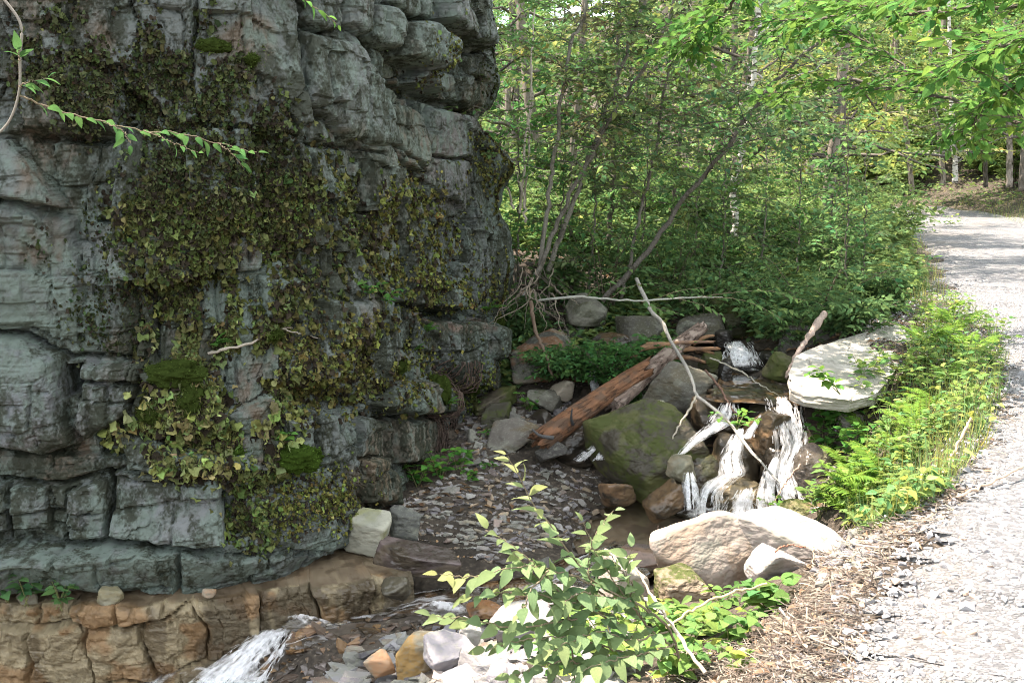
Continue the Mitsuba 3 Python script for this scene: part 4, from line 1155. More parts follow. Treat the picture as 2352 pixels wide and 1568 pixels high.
def water_sheet(key, label, path, widths, ripple, nseg=120, nw=24, seed=1, mat='water_mat', bed='bed_mat', depth=.05):
    v, uv = stream_strip(path, widths, nseg, nw)
    q = np.stack([uv[..., 0] * 9, uv[..., 1] * 5, 0 * v[..., 0]], -1) + seed
    top = v.copy()
    top[..., 2] += (nfbm(q, 3, seed) - .5) * ripple + (nfbm(q * 3.2, 3, seed + 3) - .5) * ripple * .5
    put(key, (top.reshape(-1, 3), grid_faces(nseg, nw)[:, ::-1]), mat, True, uv=uv.reshape(-1, 2))
    say(key, label, kind='structure')
    KEYS.add(key)
    low = v.copy()
    low[:, 1:-1, :2] += (v[:, 1:-1, :2] - v[:, nw // 2:nw // 2 + 1, :2]) * .12
    low[..., 2] -= depth * np.clip(1.6 - 1.6 * np.abs(np.linspace(-1, 1, nw)) ** 3, 0, 1)[None] - (nfbm(q * .8, 3, seed + 8) - .5) * depth * .9
    k = numbered('stream_bed')
    put(k, (low.reshape(-1, 3), grid_faces(nseg, nw)[:, ::-1]), bed, True)
    say(k, 'stream bed under the ' + label, kind='structure')


def zat(rows):
    return [at(u, v, z=z) for u, v, z in rows]


water_sheet('stream_water', 'clear shallow stream water running over brown stones', zat([(1480, 1275, -.985), (1380, 1310, -1.01), (1290, 1355, -1.07), (1120, 1388, -1.11), (980, 1405, -1.14), (850, 1425, -1.17), (730, 1436, -1.18), (655, 1450, -1.2)]),
                  [.30, .32, .32, .32, .36, .38, .34, .26], .075, nseg=240, nw=60, mat='riffle_mat')
water_sheet('stream_water_001', 'churning stream water below the small cascade', zat([(600, 1500, -1.36), (560, 1535, -1.41), (480, 1580, -1.44), (400, 1640, -1.47), (300, 1720, -1.50), (180, 1790, -1.54), (40, 1860, -1.58), (-120, 1930, -1.62), (-300, 2000, -1.66), (-480, 2060, -1.7)]), [.3, .34, .42, .45, .45, .5, .5, .55, .6, .6], .08, nseg=160, nw=50, seed=9, mat='riffle_mat')
water_sheet('pool_water', 'still brown pool at the foot of the waterfall', zat([(1660, 1178, -.945), (1600, 1200, -.945), (1540, 1225, -.945), (1450, 1250, -.95), (1400, 1270, -.965)]), [.7, .75, .66, .5, .36], .010, nseg=60, nw=60, seed=4, bed='pool_bed_mat', depth=.12)
water_sheet('upper_water', 'smooth shallow water above the waterfall', zat([(1700, 862, -.08), (1730, 890, -.09), (1735, 915, -.11)]), [.2, .34, .42], .02, nseg=40, nw=20, seed=6)

RIBBON = [0]


def fall(label, rows, widths, seed, bulge=.03, name='falling_water', threads=4):
    """White water that follows rows (u, v, forward metres) with the given half widths (m): a thin film and many separate threads that wander, split and stop."""
    r = np.random.default_rng(seed)
    pts = resample([at(u, v, y=y) for u, v, y in rows], 60)
    w = np.interp(np.linspace(0, 1, 60), np.linspace(0, 1, len(widths)), widths) * 1.15
    side = np.array([.97, .2, 0])
    length = np.r_[0, np.cumsum(np.linalg.norm(np.diff(pts, axis=0), axis=1))]
    vs, fs, uvs, n = [], [], [], 0
    for k in range(1, threads + 1):
        film = False
        nw = 7
        a = np.linspace(-1, 1, nw)
        if film:
            i0, i1, mid, hw = 0, 60, np.zeros(60), w * .95
        else:
            i0 = int(r.uniform(0, 22))
            i1 = int(r.uniform(38, 60))
            wander = (nfbm(np.stack([np.linspace(0, 4, 60), np.full(60, seed * 3.1 + 7 * k), np.zeros(60)], 1), 3, seed + k) - .5) * .9
            mid = w * np.clip(r.uniform(-.9, .9) + wander, -1.05, 1.05)
            t = np.linspace(0, 1, i1 - i0)
            hw = np.zeros(60)
            hw[i0:i1] = r.uniform(.006, .024) * (.35 + .65 * np.sin(np.pi * np.clip(t * .85 + .12, 0, 1))) * (.6 + .9 * nfbm(np.stack([t * 7, np.full(len(t), seed + 3.0 * k), 0 * t], 1), 2, k))
        m_ = i1 - i0
        v = pts[i0:i1, None] + side * (mid[i0:i1, None] + a[None] * hw[i0:i1, None])[..., None]
        q0 = np.stack(np.broadcast_arrays((a * .6)[None] + 11 * k, (np.linspace(0, 5, 60))[i0:i1, None], np.zeros((m_, nw))), -1)
        out = (0 if film else r.uniform(.004, .03)) + bulge * (1 - np.clip((mid[i0:i1, None] / (w[i0:i1, None] + 1e-6)), -1, 1) ** 2) + (nfbm(q0 + seed, 3, seed) - .5) * .035 
        v = v + np.array([-.1, -1, .45]) * out[..., None]
        vs.append(v.reshape(-1, 3))
        fs.append(grid_faces(m_, nw)[:, ::-1] + n)
        n += m_ * nw
        uvs.append(np.stack([a[None] * hw[i0:i1, None] + seed * 1.7 + k * 3.3, np.broadcast_to(length[i0:i1, None] + k, (m_, nw))], -1).reshape(-1, 2))
    k = numbered(name)
    put(k, (np.vstack(vs), np.vstack(fs)), 'white_water_mat', True, uv=np.vstack(uvs))
    # the broken white of the fall: short streaks of thrown water, thick in some places and thin in others
    area = length[-1] * w.mean() * 2
    m_ = int(min(1100, 180 + area * 3800))
    t0, a0 = r.uniform(0, 1, m_ * 3), r.normal(0, .42, m_ * 3)
    dens = nfbm(np.stack([a0 * 2.2 + seed * 5, t0 * length[-1] * 2.2, 0 * t0], 1), 3, seed)
    ok = np.flatnonzero(dens > r.uniform(.32, .66, m_ * 3))[:m_]
    t0, a0 = t0[ok], np.clip(a0[ok], -1.1, 1.1)
    ln = r.uniform(.03, .12, len(t0)) / length[-1]
    s = np.linspace(0, 1, 5)
    tt = np.clip(t0[:, None] + ln[:, None] * s, 0, 1)
    ctr = np.stack([np.interp(tt, np.linspace(0, 1, 60), pts[:, j]) for j in range(3)], -1)
    ww = np.interp(tt, np.linspace(0, 1, 60), w)
    out = r.uniform(.0, .045, (len(t0), 1)) * (1 + 1.2 * (tt > .88)) + bulge * (1 - np.clip(a0, -1, 1)[:, None] ** 2)
    ctr = ctr + side * ((a0[:, None] + r.normal(0, .06, (len(t0), 1)) * s) * ww)[..., None] + np.array([-.1, -1, .45]) * out[..., None]
    hw = r.uniform(.0018, .0065, (len(t0), 1)) * np.array([.35, .9, 1.0, .8, .3])
    v = np.stack([ctr - side * hw[..., None], ctr + side * hw[..., None]], 2).reshape(-1, 3)
    f = (grid_faces(5, 2)[:, ::-1][None] + (np.arange(len(t0)) * 10)[:, None, None]).reshape(-1, 3)
    put(numbered(k + '__streaks'), (v, f), 'white_core_mat', True, uv=np.stack([v[:, 0] * 2, v[:, 2]], 1))
    labels[k + '__streaks'] = {'kind': 'stuff'}
    say(k, label, 'waterfall' if name == 'falling_water' else 'foam', kind='structure')


fall('white water pouring down the right side of the falls', [(1790, 912, 8.12), (1800, 940, 8.02), (1812, 985, 7.8), (1815, 1030, 7.68), (1800, 1075, 7.58), (1812, 1130, 7.45), (1830, 1188, 7.35)], [.13, .14, .13, .12, .10, .13, .16], 1, threads=7)
fall('white water spreading at the foot of the right fall', [(1780, 1050, 7.6), (1768, 1090, 7.52), (1762, 1140, 7.45), (1770, 1188, 7.38)], [.03, .06, .07, .1], 2)
fall('white water running down the left side of the falls', [(1672, 925, 8.25), (1660, 960, 8.1), (1640, 985, 7.98), (1600, 1010, 7.85), (1565, 1045, 7.75)], [.07, .10, .09, .06, .03], 3)
fall('middle thread of white water in the falls', [(1700, 985, 7.95), (1690, 1020, 7.75), (1678, 1060, 7.65), (1680, 1090, 7.55), (1655, 1105, 7.5), (1630, 1135, 7.42), (1622, 1182, 7.36)], [.03, .07, .09, .09, .12, .09, .12], 4, threads=6)
fall('short slanting jet near the top of the falls', [(1745, 955, 8.0), (1730, 980, 7.9), (1712, 1010, 7.78)], [.015, .035, .045], 5)
fall('thin white thread left of the falls', [(1582, 1085, 7.6), (1585, 1120, 7.5), (1588, 1172, 7.42)], [.03, .05, .06], 6)
fall('thin veil of water over the middle boulder', [(1730, 1120, 7.42), (1722, 1150, 7.36), (1715, 1188, 7.34)], [.12, .16, .2], 7, threads=5)
fall('small white fall between dark stones upstream', [(1693, 786, 9.7), (1696, 800, 9.55), (1700, 818, 9.42), (1703, 845, 9.32)], [.12, .14, .17, .19], 8)
fall('small white fall at the foot of the log', [(1412, 965, 8.75), (1400, 990, 8.5), (1385, 1018, 8.3), (1372, 1040, 8.2), (1355, 1060, 8.1)], [.03, .05, .07, .11, .16], 9)
fall('trickle of water down the dark ledge behind the log', [(1352, 790, 9.75), (1356, 830, 9.65), (1362, 880, 9.5), (1368, 905, 9.4)], [.025, .03, .04, .05], 10)
fall('white cascade dropping out of the lower stream', [(660, 1440, 6.12), (640, 1462, 5.98), (610, 1500, 5.86), (570, 1545, 5.76), (520, 1600, 5.6)], [.14, .17, .20, .24, .3], 11, threads=14)


def foam(label, u, v, z, ru, rv, seed):
    """A patch of foam on the water round (u, v)."""
    n, m_ = 26, 18
    th, rr_ = np.meshgrid(np.linspace(0, 2 * np.pi, n), np.linspace(0, 1, m_), indexing='ij')
    c = at(u, v, z=z)
    q = np.stack([np.cos(th) * rr_ * 3 + seed, np.sin(th) * rr_ * 3, 0 * th], -1)
    edge = .75 + .5 * nfbm(np.stack([np.cos(th) * 2 + seed, np.sin(th) * 2, 0 * th], -1), 3, seed)
    p = np.stack([c[0] + np.cos(th) * rr_ * ru * edge, c[1] + np.sin(th) * rr_ * rv * edge, c[2] + .004 + (1 - rr_) * .03 + (nfbm(q * 2, 3, seed + 3)) * .045 * (1 - rr_ ** 2)], -1)
    uv = np.stack([rr_, th], -1).reshape(-1, 2)
    k = numbered('foam')
    put(k, (p.reshape(-1, 3), grid_faces(n, m_)), 'foam_mat', True, uv=uv)
    say(k, label, 'foam', kind='structure')


foam('foam where the middle thread meets the pool', 1620, 1183, -.962, .32, .12, 1)
foam('foam where the right fall meets the pool', 1800, 1188, -.962, .25, .13, 2)
foam('foam under the veil at the middle boulder', 1715, 1192, -.962, .25, .08, 3)
foam('foam below the small upper fall', 1700, 848, -.07, .22, .12, 4)
foam('foam churning below the lower cascade', 530, 1562, -1.39, .42, .26, 5)
foam('white riffle in the lower stream', 1010, 1400, -1.10, .24, .09, 6)
foam('small white riffle beside the ledge', 690, 1432, -1.15, .2, .07, 7)
foam('white riffle behind the sapling', 1260, 1362, -1.035, .2, .07, 8)

# ------------------------------------------------------------------ dead wood
def log_mesh(p0, p1, r0, r1, seed, n=90, sides=44, flute=.12, broken=.12, bend=.02):
    ax = np.asarray(p1, float) - p0
    t = np.linspace(0, 1, n)
    u = unit(ax)
    a = unit(np.cross(u, [0, 0, 1]))
    b = np.cross(a, u)
    th = np.arange(sides) * 2 * np.pi / sides
    tg, ag = np.meshgrid(t, th, indexing='ij')
    q = np.stack([np.cos(ag) * 2.2, np.sin(ag) * 2.2, tg * 2.5], -1) + seed
    r = (r0 + (r1 - r0) * tg) * (1 + flute * (nfbm(q * np.array([2.6, 2.6, .8]), 3, seed) - .5) * 2 + .1 * (nfbm(q * np.array([7, 7, 2.5]), 3, seed + 1) - .5) * 2)
    end = (nfbm(np.stack([np.cos(ag) * 3, np.sin(ag) * 3, 0 * ag], -1) + seed, 3, seed + 2) - .5) * broken * 2
    tt = tg + np.where(tg < .15, end * (1 - tg / .15) * .5, 0) + np.where(tg > .85, end * (tg - .85) / .15 * .5, 0)
    p = p0 + ax * tt[..., None] + r[..., None] * (np.cos(ag)[..., None] * a + np.sin(ag)[..., None] * b) + np.array([0, 0, 1]) * (bend * np.sin(np.pi * tg))[..., None]
    f = grid_faces(n, sides)
    i = np.arange(n - 1)
    wrap = np.vstack([np.stack([i * sides + sides - 1, i * sides, (i + 1) * sides], 1), np.stack([i * sides + sides - 1, (i + 1) * sides, (i + 1) * sides + sides - 1], 1)])
    v = p.reshape(-1, 3)
    ends = np.array([p[2].mean(0), p[-3].mean(0)])
    j = np.arange(sides)
    c0 = np.stack([j * 0 + len(v), (j + 1) % sides, j], 1)
    c1 = np.stack([j * 0 + len(v) + 1, j + (n - 1) * sides, (j + 1) % sides + (n - 1) * sides], 1)
    return np.vstack([v, ends]), np.vstack([f, wrap, c0, c1])


lg = thing('fallen_log', 'rotten orange brown log leaning across the left side of the stream', 'log')
v, f = log_mesh(at(1238, 1018, y=8.45), at(1482, 848, y=9.0), .108, .082, 3, n=150, sides=60, flute=.055, broken=.22)
c = blotches(v * np.array([3, 3, 3]), (.175, .085, .042), 3, .55, (.09, .06, .04))
part(lg, 'trunk', (v, f), 'rotten_wood_mat', True, c)
v, f = tubes(np.array([resample([at(1316, 975, y=8.5), at(1312, 960, y=8.45), at(1314, 938, y=8.42)], 6)]), np.linspace(.016, .006, 6)[None], 7)
part(lg, 'branch_stub', (v, f), 'wood_mat', True, np.full(v.shape, .05))
v, f = tubes(np.array([resample([at(1270, 1005, y=8.35), at(1240, 1000, y=8.3), at(1222, 985, y=8.3)], 6)]), np.linspace(.02, .008, 6)[None], 7)
part(lg, 'branch_stub', (v, f), 'wood_mat', True, np.full(v.shape, .07))
v, f = log_mesh(at(1405, 935, y=8.75), at(1612, 752, y=9.55), .085, .062, 9, n=120, sides=40, flute=.16, bend=.03)
c = blotches(v * np.array([3, 3, 3]), (.17, .125, .10), 4, .6, (.32, .26, .22))
put(thing('driftwood_log', 'grey weathered driftwood log lying beside the orange one', 'log'), (v, f), 'rotten_wood_mat', True, c)
v, f = log_mesh(at(1375, 487, y=17), at(1465, 468, y=17.6), .09, .07, 12, n=40, sides=20)
put(thing('fallen_log', 'short orange fallen log far upstream between the trunks', 'log'), (v, f), 'wood_mat', True, blotches(v, (.36, .20, .10), 5, .4))

STICKS = [  # label, path (u, v, forward), radii, colour
    ('forked pale fallen branch hanging across the waterfall', [(1462, 640, 9.6), (1490, 705, 9.3), (1520, 740, 9.1), (1545, 790, 8.9), (1590, 870, 8.5), (1602, 908, 8.3), (1660, 955, 8.0), (1700, 1003, 7.7), (1750, 1065, 7.4), (1792, 1108, 7.25)], (.021, .008), (.30, .29, .26)),
    ('pale side fork of the fallen branch', [(1602, 908, 8.3), (1572, 958, 8.1), (1548, 1000, 7.95), (1540, 1030, 7.9)], (.011, .005), (.32, .29, .23)),
    ('upright broken grey branch beside the sunlit slab', [(1805, 868, 8.6), (1830, 815, 8.7), (1858, 772, 8.8), (1895, 718, 8.95)], (.014, .034), (.34, .27, .23)),
    ('long pale horizontal branch over the trickle', [(1238, 690, 9.4), (1300, 684, 9.2), (1345, 682, 9.1), (1400, 688, 9.0), (1470, 690, 8.9), (1560, 685, 8.8), (1660, 682, 8.7)], (.013, .006), (.34, .35, .31)),
    ('dark bent twig leaning in the waterfall', [(1620, 850, 8.7), (1650, 885, 8.4), (1670, 920, 8.2), (1690, 950, 8.1)], (.010, .007), (.12, .07, .05)),
    ('reddish twig at the foot of the right fall', [(1838, 1065, 7.2), (1800, 1115, 7.15), (1780, 1150, 7.1)], (.007, .004), (.38, .26, .20)),
    ('thin arching twig over the upper water', [(1630, 822, 8.6), (1700, 852, 8.4), (1740, 880, 8.2), (1790, 908, 8.1)], (.008, .003), (.26, .25, .2)),
    ('short rusty stick standing in the pool', [(1511, 1262, 6.55), (1512, 1206, 6.55)], (.008, .006), (.13, .085, .06)),
    ('long straw coloured stick pointing down to the gravel road', [(2230, 960, 5.6), (2190, 1040, 5.2), (2150, 1125, 4.85)], (.008, .010), (.36, .27, .18)),
    ('long tan stick lying from the litter up to the gravel road', [(2352, 1068, 4.9), (2270, 1110, 4.75), (2180, 1150, 4.6)], (.006, .009), (.40, .30, .22)),
    ('tan stalk lying diagonally in the litter', [(2120, 1270, 4.2), (2040, 1340, 4.0), (1990, 1410, 3.8), (1920, 1460, 3.7)], (.007, .010), (.42, .31, .20)),
    ('thick pale broken stalk standing in the litter', [(2040, 1290, 4.25), (2010, 1350, 4.05), (2000, 1400, 3.9)], (.008, .014), (.44, .33, .22)),
    ('red brown stem curving over the squared boulder', [(1780, 1265, 5.3), (1810, 1252, 5.3), (1850, 1256, 5.25)], (.005, .004), (.32, .15, .10)),
    ('pale twig rising out of the leafy clump', [(1450, 1285, 3.7), (1500, 1370, 3.55), (1540, 1430, 3.4), (1620, 1545, 3.2)], (.004, .007), (.40, .34, .26)),
    ('grey twig crossing the bottom of the litter', [(1790, 1395, 3.6), (1850, 1470, 3.45), (1885, 1540, 3.35)], (.004, .005), (.36, .33, .30)),
    ('straw stalk lying under the leafy clump', [(1530, 1440, 3.6), (1640, 1375, 3.8), (1760, 1340, 4.0)], (.005, .005), (.46, .40, .22)),
    ('bent dead stem above the dry litter', [(1870, 1255, 5.0), (1868, 1300, 4.7), (1880, 1350, 4.4)], (.003, .004), (.30, .23, .16)),
    ('pale dead branch reaching along the cliff face', [(478, 812, 6.2), (520, 800, 6.2), (570, 790, 6.25), (620, 768, 6.35), (660, 752, 6.45), (700, 748, 6.55), (790, 738, 6.8)], (.011, .003), (.30, .27, .22)),
    ('thin pale twig below the dead branch on the cliff', [(650, 755, 6.4), (700, 770, 6.5), (770, 782, 6.7), (830, 775, 6.9)], (.005, .002), (.36, .33, .28)),
    ('bare brown stem hanging down the bank left of the trickle', [(1218, 690, 9.6), (1230, 760, 9.55), (1252, 810, 9.45), (1268, 862, 9.4)], (.022, .012), (.14, .10, .07)),
]
for label, rows, (ra_, rb_), c in STICKS:
    rng = np.random.default_rng(len(label))
    p = resample([at(u, v, y=y) for u, v, y in rows], 26, .004, rng)
    v, f = tubes(p[None], np.linspace(ra_, rb_, 26)[None] * (1 + .12 * rng.normal(0, 1, 26)), 8)
    cat = 'branch' if ra_ > .01 or rb_ > .012 else 'twig'
    put(thing('dead_branch' if cat == 'branch' else 'dead_twig', label, cat), (v, f), 'wood_mat', True, blotches(v * 2, c, 3, .45))

rng = np.random.default_rng(31)
# driftwood splinters jammed between the logs
for i, (a, b) in enumerate([((1470, 800), (1640, 785)), ((1500, 815), (1650, 800)), ((1560, 800), (1640, 812)), ((1480, 790), (1560, 795)), ((1540, 820), (1620, 832)), ((1440, 815), (1500, 840)), ((1590, 790), (1640, 770)), ((1460, 850), (1420, 900))]):
    v, f = log_mesh(at(*a, y=9.25 + .04 * i), at(*b, y=9.3 + .03 * i), rng.uniform(.012, .03), rng.uniform(.01, .025), 20 + i, n=30, sides=12, flute=.3)
    put(thing('driftwood_piece', 'broken orange brown driftwood piece jammed behind the two logs', 'driftwood', 'driftwood jammed behind the logs'), (v, f), 'wood_mat', True, blotches(v * 3, (.26, .15, .08), 5 + i, .5, (.12, .08, .06)))
# the tangle of bare roots and dead stems under the leaning saplings
m = Mesh()
for i in range(24):
    u0, v0 = rng.uniform(1185, 1270), rng.uniform(610, 680)
    du, dv = rng.normal(10, 55), rng.uniform(40, 140)
    y0 = rng.uniform(9.7, 10.3)
    p = resample([at(u0, v0, y=y0), at(u0 + du * .3 + rng.normal(0, 14), v0 + dv * .4, y=y0 - .1), at(u0 + du * .7 + rng.normal(0, 14), v0 + dv * .7, y=y0 - .2), at(u0 + du, v0 + dv, y=y0 - .2)], 14, .008, rng)
    m.add(*tubes(p[None], np.linspace(.007, .002, 14)[None], 5), np.array([.19, .16, .125]) * rng.uniform(.3, 1.3))
putm(thing('root_tangle', 'tangle of bare pale roots and dead stems under the leaning saplings', 'roots'), m, 'wood_mat', True)
m = Mesh()
for i in range(260):
    s = np.array(wall_coord(rng.uniform(985, 1050), rng.uniform(820, 1040)))
    z = s[1] - np.linspace(0, rng.uniform(.08, .3), 6)
    p, nn = wall_point(s[0] + np.cumsum(rng.normal(0, .012, 6)), z, .02)
    p = p + nn * rng.uniform(0, .05)
    m.add(*tubes(p[None], np.linspace(.006, .002, 6)[None], 4), np.array([.075, .052, .04]) * rng.uniform(.5, 1.5))
putm(thing('root_mat', 'dark brown mat of fine roots hanging down the right part of the cliff', 'roots'), m, 'wood_mat', True)

# ------------------------------------------------------------------ lichen, moss on the cliff
rng = np.random.default_rng(17)
LICHEN = []
for s in range(12):          # lobed, curled sheets: a middle, an inner and an outer ring
    r = np.random.default_rng(900 + s)
    th = np.arange(14) * 2 * np.pi / 14
    rim = .5 * (1 + .16 * np.sin(th * r.integers(3, 6) + r.uniform(0, 6)) + r.normal(0, .05, 14))
    f1, f2 = r.uniform(.2, .5), r.uniform(.12, .3)
    v = [(0, 0, 0)]
    for i in range(0, 14, 2):
        v.append((math.cos(th[i]) * rim[i] * .55, math.sin(th[i]) * rim[i] * .55, .1 * f1 * math.cos(th[i] * 2)))
    for i in range(14):
        v.append((math.cos(th[i]) * rim[i], math.sin(th[i]) * rim[i], f1 * math.cos(th[i]) ** 2 * .6 - .25 * f1 * math.sin(th[i]) + f2 * math.sin(3 * th[i] + s)))
    v = np.array(v)
    v[:, 0] *= r.uniform(.6, 1.0)
    v[:, 1] -= .3
    f = [[0, 1 + j, 1 + (j + 1) % 7] for j in range(7)]
    for j in range(7):
        o, p_, q_, n_ = 1 + j, 8 + 2 * j, 8 + 2 * j + 1, 8 + (2 * j + 2) % 14
        f += [[o, p_, q_], [o, q_, 1 + (j + 1) % 7], [1 + (j + 1) % 7, q_, n_]]
    LICHEN.append((v, np.array(f)))
LZ = [  # outline on the survey plate, how many, small and large size (m), tone
    ([(60, 20), (480, 30), (560, 160), (690, 320), (700, 420), (600, 480), (300, 450), (180, 300), (40, 200)], 2300, .025, .075, (.085, .085, .045)),
    ([(240, 440), (600, 450), (760, 340), (850, 450), (870, 560), (850, 640), (700, 690), (560, 820), (350, 800), (320, 600)], 2300, .03, .10, (.13, .125, .055)),
    ([(860, 430), (930, 400), (1000, 450), (1060, 560), (1045, 700), (940, 700), (850, 600)], 1100, .03, .085, (.19, .17, .065)),
    ([(330, 740), (650, 760), (660, 980), (560, 900), (420, 860), (330, 830)], 500, .05, .13, (.20, .19, .085)),
    ([(350, 870), (500, 880), (640, 960), (640, 1060), (500, 1080), (260, 1045), (250, 1000), (330, 960)], 520, .05, .14, (.24, .225, .10)),
    ([(560, 740), (930, 720), (940, 860), (900, 930), (660, 930), (560, 880)], 800, .03, .09, (.17, .145, .06)),
    ([(515, 1080), (620, 1085), (600, 1240), (540, 1245)], 170, .04, .09, (.16, .165, .07)), ([(620, 1085), (820, 1090), (810, 1190), (640, 1220)], 420, .02, .055, (.19, .17, .06)),
    ([(1075, 285), (1150, 320), (1180, 390), (1110, 500), (1060, 420)], 330, .03, .075, (.17, .15, .06)), ([(1120, 620), (1180, 600), (1150, 700), (1060, 700)], 170, .03, .07, (.17, .15, .06)),
    ([(930, 60), (975, 100), (970, 200), (930, 190)], 120, .02, .06, (.16, .14, .06)), ([(1095, 0), (1140, 0), (1150, 200), (1110, 210)], 150, .03, .06, (.06, .06, .03)),
    ([(1010, 870), (1080, 820), (1060, 900), (1140, 900), (1100, 960), (1010, 930)], 160, .03, .07, (.16, .155, .05)), ([(100, 480), (260, 490), (330, 640), (320, 800), (180, 780)], 420, .02, .05, (.06, .062, .035)),
    ([(840, 820), (930, 820), (1000, 740), (1010, 900), (880, 900)], 170, .03, .07, (.17, .15, .05))]
LS, LC, LSZ = [], [], []
for poly, n, lo, hi, tone in LZ:
    n = int(n * 4.4)
    lo, hi = lo * .5, hi * .60
    uv = in_poly(poly, n, rng) + rng.normal(0, 22, (n, 2))
    uv[:, 0] = np.minimum(uv[:, 0], 1120)
    sz_ = np.array([wall_coord(u, v) for u, v in uv])
    clump = .6 * nfbm(np.c_[sz_ * 2.6, 0 * sz_[:, 0]], 3, 91) + .4 * nfbm(np.c_[sz_ * np.array([11, 6]), 0 * sz_[:, 0]], 3, 92) > rng.uniform(.36, .58, n)
    k = int(clump.sum())
    LS.append(sz_[clump])
    LSZ.append(lo * (hi / lo) ** rng.uniform(0, 1, k))
    t = np.array(tone) * np.array([.70, .86, .72]) * np.exp(rng.normal(-.1, .4, (k, 1))) * (1 + rng.normal(0, .10, (k, 3)))
    dead = rng.uniform(0, 1, k) < .24
    t[dead] = np.array([.035, .03, .022]) * rng.uniform(.6, 1.6, (dead.sum(), 1))
    LC.append(t)
LS, LC, LSZ = np.vstack(LS), np.clip(np.vstack(LC), .006, .5), np.concatenate(LSZ)
lp_, ln_ = wall_point(LS[:, 0], LS[:, 1])
nk = len(LS)
down = np.array([0, 0, -1.0]) + rng.normal(0, .45, (nk, 3))
nrm = unit(ln_ + rng.normal(0, .7, (nk, 3)) + np.array([0, 0, .35]))
lpos = lp_ + ln_ * (.004 + .012 * rng.uniform(0, 1, nk))[:, None]
wh = rng.integers(0, len(LICHEN), nk)
big = np.zeros(nk, bool)
big[np.argsort(-LSZ / lpos[:, 1])[:290]] = True
m = Mesh()
for w in range(len(LICHEN)):
    j = np.flatnonzero((wh == w) & ~big)
    m.add(*place(LICHEN[w], lpos[j], -down[j], nrm[j], LSZ[j] * 1.15, LC[j]))
partm('rock_cliff', 'lichen', m, 'lichen_mat', True, 'stuff', 'olive green curled leafy lichen')
for j in np.flatnonzero(big):
    v, f, c = place(LICHEN[wh[j]], lpos[j:j + 1], -down[j:j + 1], nrm[j:j + 1], LSZ[j:j + 1] * 1.2, LC[j:j + 1])
    part('rock_cliff', 'lichen_leaf', (v, f), 'lichen_mat', True, c)


def moss(label, u, v, ru, rv, depth, seed, base=(.045, .085, .012), y=None, p=None, n=None):
    """A cushion of moss: a lumpy pad with short shoots all over it."""
    r = np.random.default_rng(seed)
    if p is None:
        s, z = wall_coord(u, v)
        p, n = wall_point(np.array([s]), np.array([z]))
        p, n = p[0], unit(n[0] + np.array([0, -.2, .5]))
    up = unit(np.array([0, 0, 1.0]) - n * n[2])
    sd = np.cross(up, n)
    scale = p[1] / FL
    q, f = ICO[4]
    lump = 1 + .95 * (nfbm(q * 2.0 + seed, 3, seed) - .5) * 2 * .6 + .12 * (nfbm(q * 7 + seed, 2, seed) - .5) * 2
    w = q * lump[:, None]
    pad = p + (w[:, :1] * ru * scale) * sd + (w[:, 1:2] * rv * scale) * up + (w[:, 2:] * depth) * n
    nn = unit(pad - p + 1e-6)
    m = Mesh()
    m.add(pad, f, np.clip(np.array(base) * (.45 + .5 * nfbm(q * 6 + seed, 3, seed))[:, None], .003, .3))
    k = r.integers(0, len(q), int(1500 * max(.3, min(1.6, ru * rv / 3000))))
    stray = r.uniform(0, 1, (len(k), 1)) < .16
    pos = pad[k] + r.normal(0, .004, (len(k), 3)) + stray * r.normal(0, .035, (len(k), 3)) * (np.abs(sd) + np.abs(up))
    axs = unit(nn[k] + r.normal(0, .55, (len(k), 3)) + np.array([0, 0, .3]))
    side = unit(np.cross(axs, r.normal(0, 1, (len(k), 3))))
    c = np.array(base) * np.exp(r.normal(.15, .4, (len(k), 1)))
    m.add(*place((np.array([[-.22, 0, 0], [.22, 0, 0], [0, 1, 0.15]]), np.array([[0, 1, 2]])), pos, axs, np.cross(axs, side), r.uniform(.008, .02, len(k)), c))
    putm(thing('moss_cushion', label, 'moss'), m, 'moss_mat', True)


for i, a in enumerate([('round bright green moss cushion low on the cliff', 660, 1042, 58, 34, .09), ('large dark green moss pad on the cliff block', 405, 852, 62, 34, .08), ('green moss hanging below the large moss pad', 440, 890, 30, 40, .05),
                       ('small green moss cushion left of the round one', 538, 1036, 26, 16, .05), ('dark moss cushion on the right part of the cliff', 928, 842, 30, 20, .06), ('drooping dark moss ball right of the root mat', 970, 895, 26, 34, .08),
                       ('moss strip high on the dark part of the cliff', 490, 105, 36, 16, .04), ('small moss tuft high on the cliff', 568, 145, 14, 12, .04), ('moss tuft among the lichen leaves', 352, 950, 30, 18, .04),
                       ('moss drape at the right edge of the cliff', 1120, 742, 22, 24, .06), ('yellowish moss mound at the foot of the cliff corner', 1062, 890, 34, 26, .06), ('moss cushion along the dead branch on the cliff', 640, 770, 46, 12, .04)]):
    moss(*a, seed=40 + i, base=(.045, .08, .014) if i in (0, 3) else (.04, .06, .014))


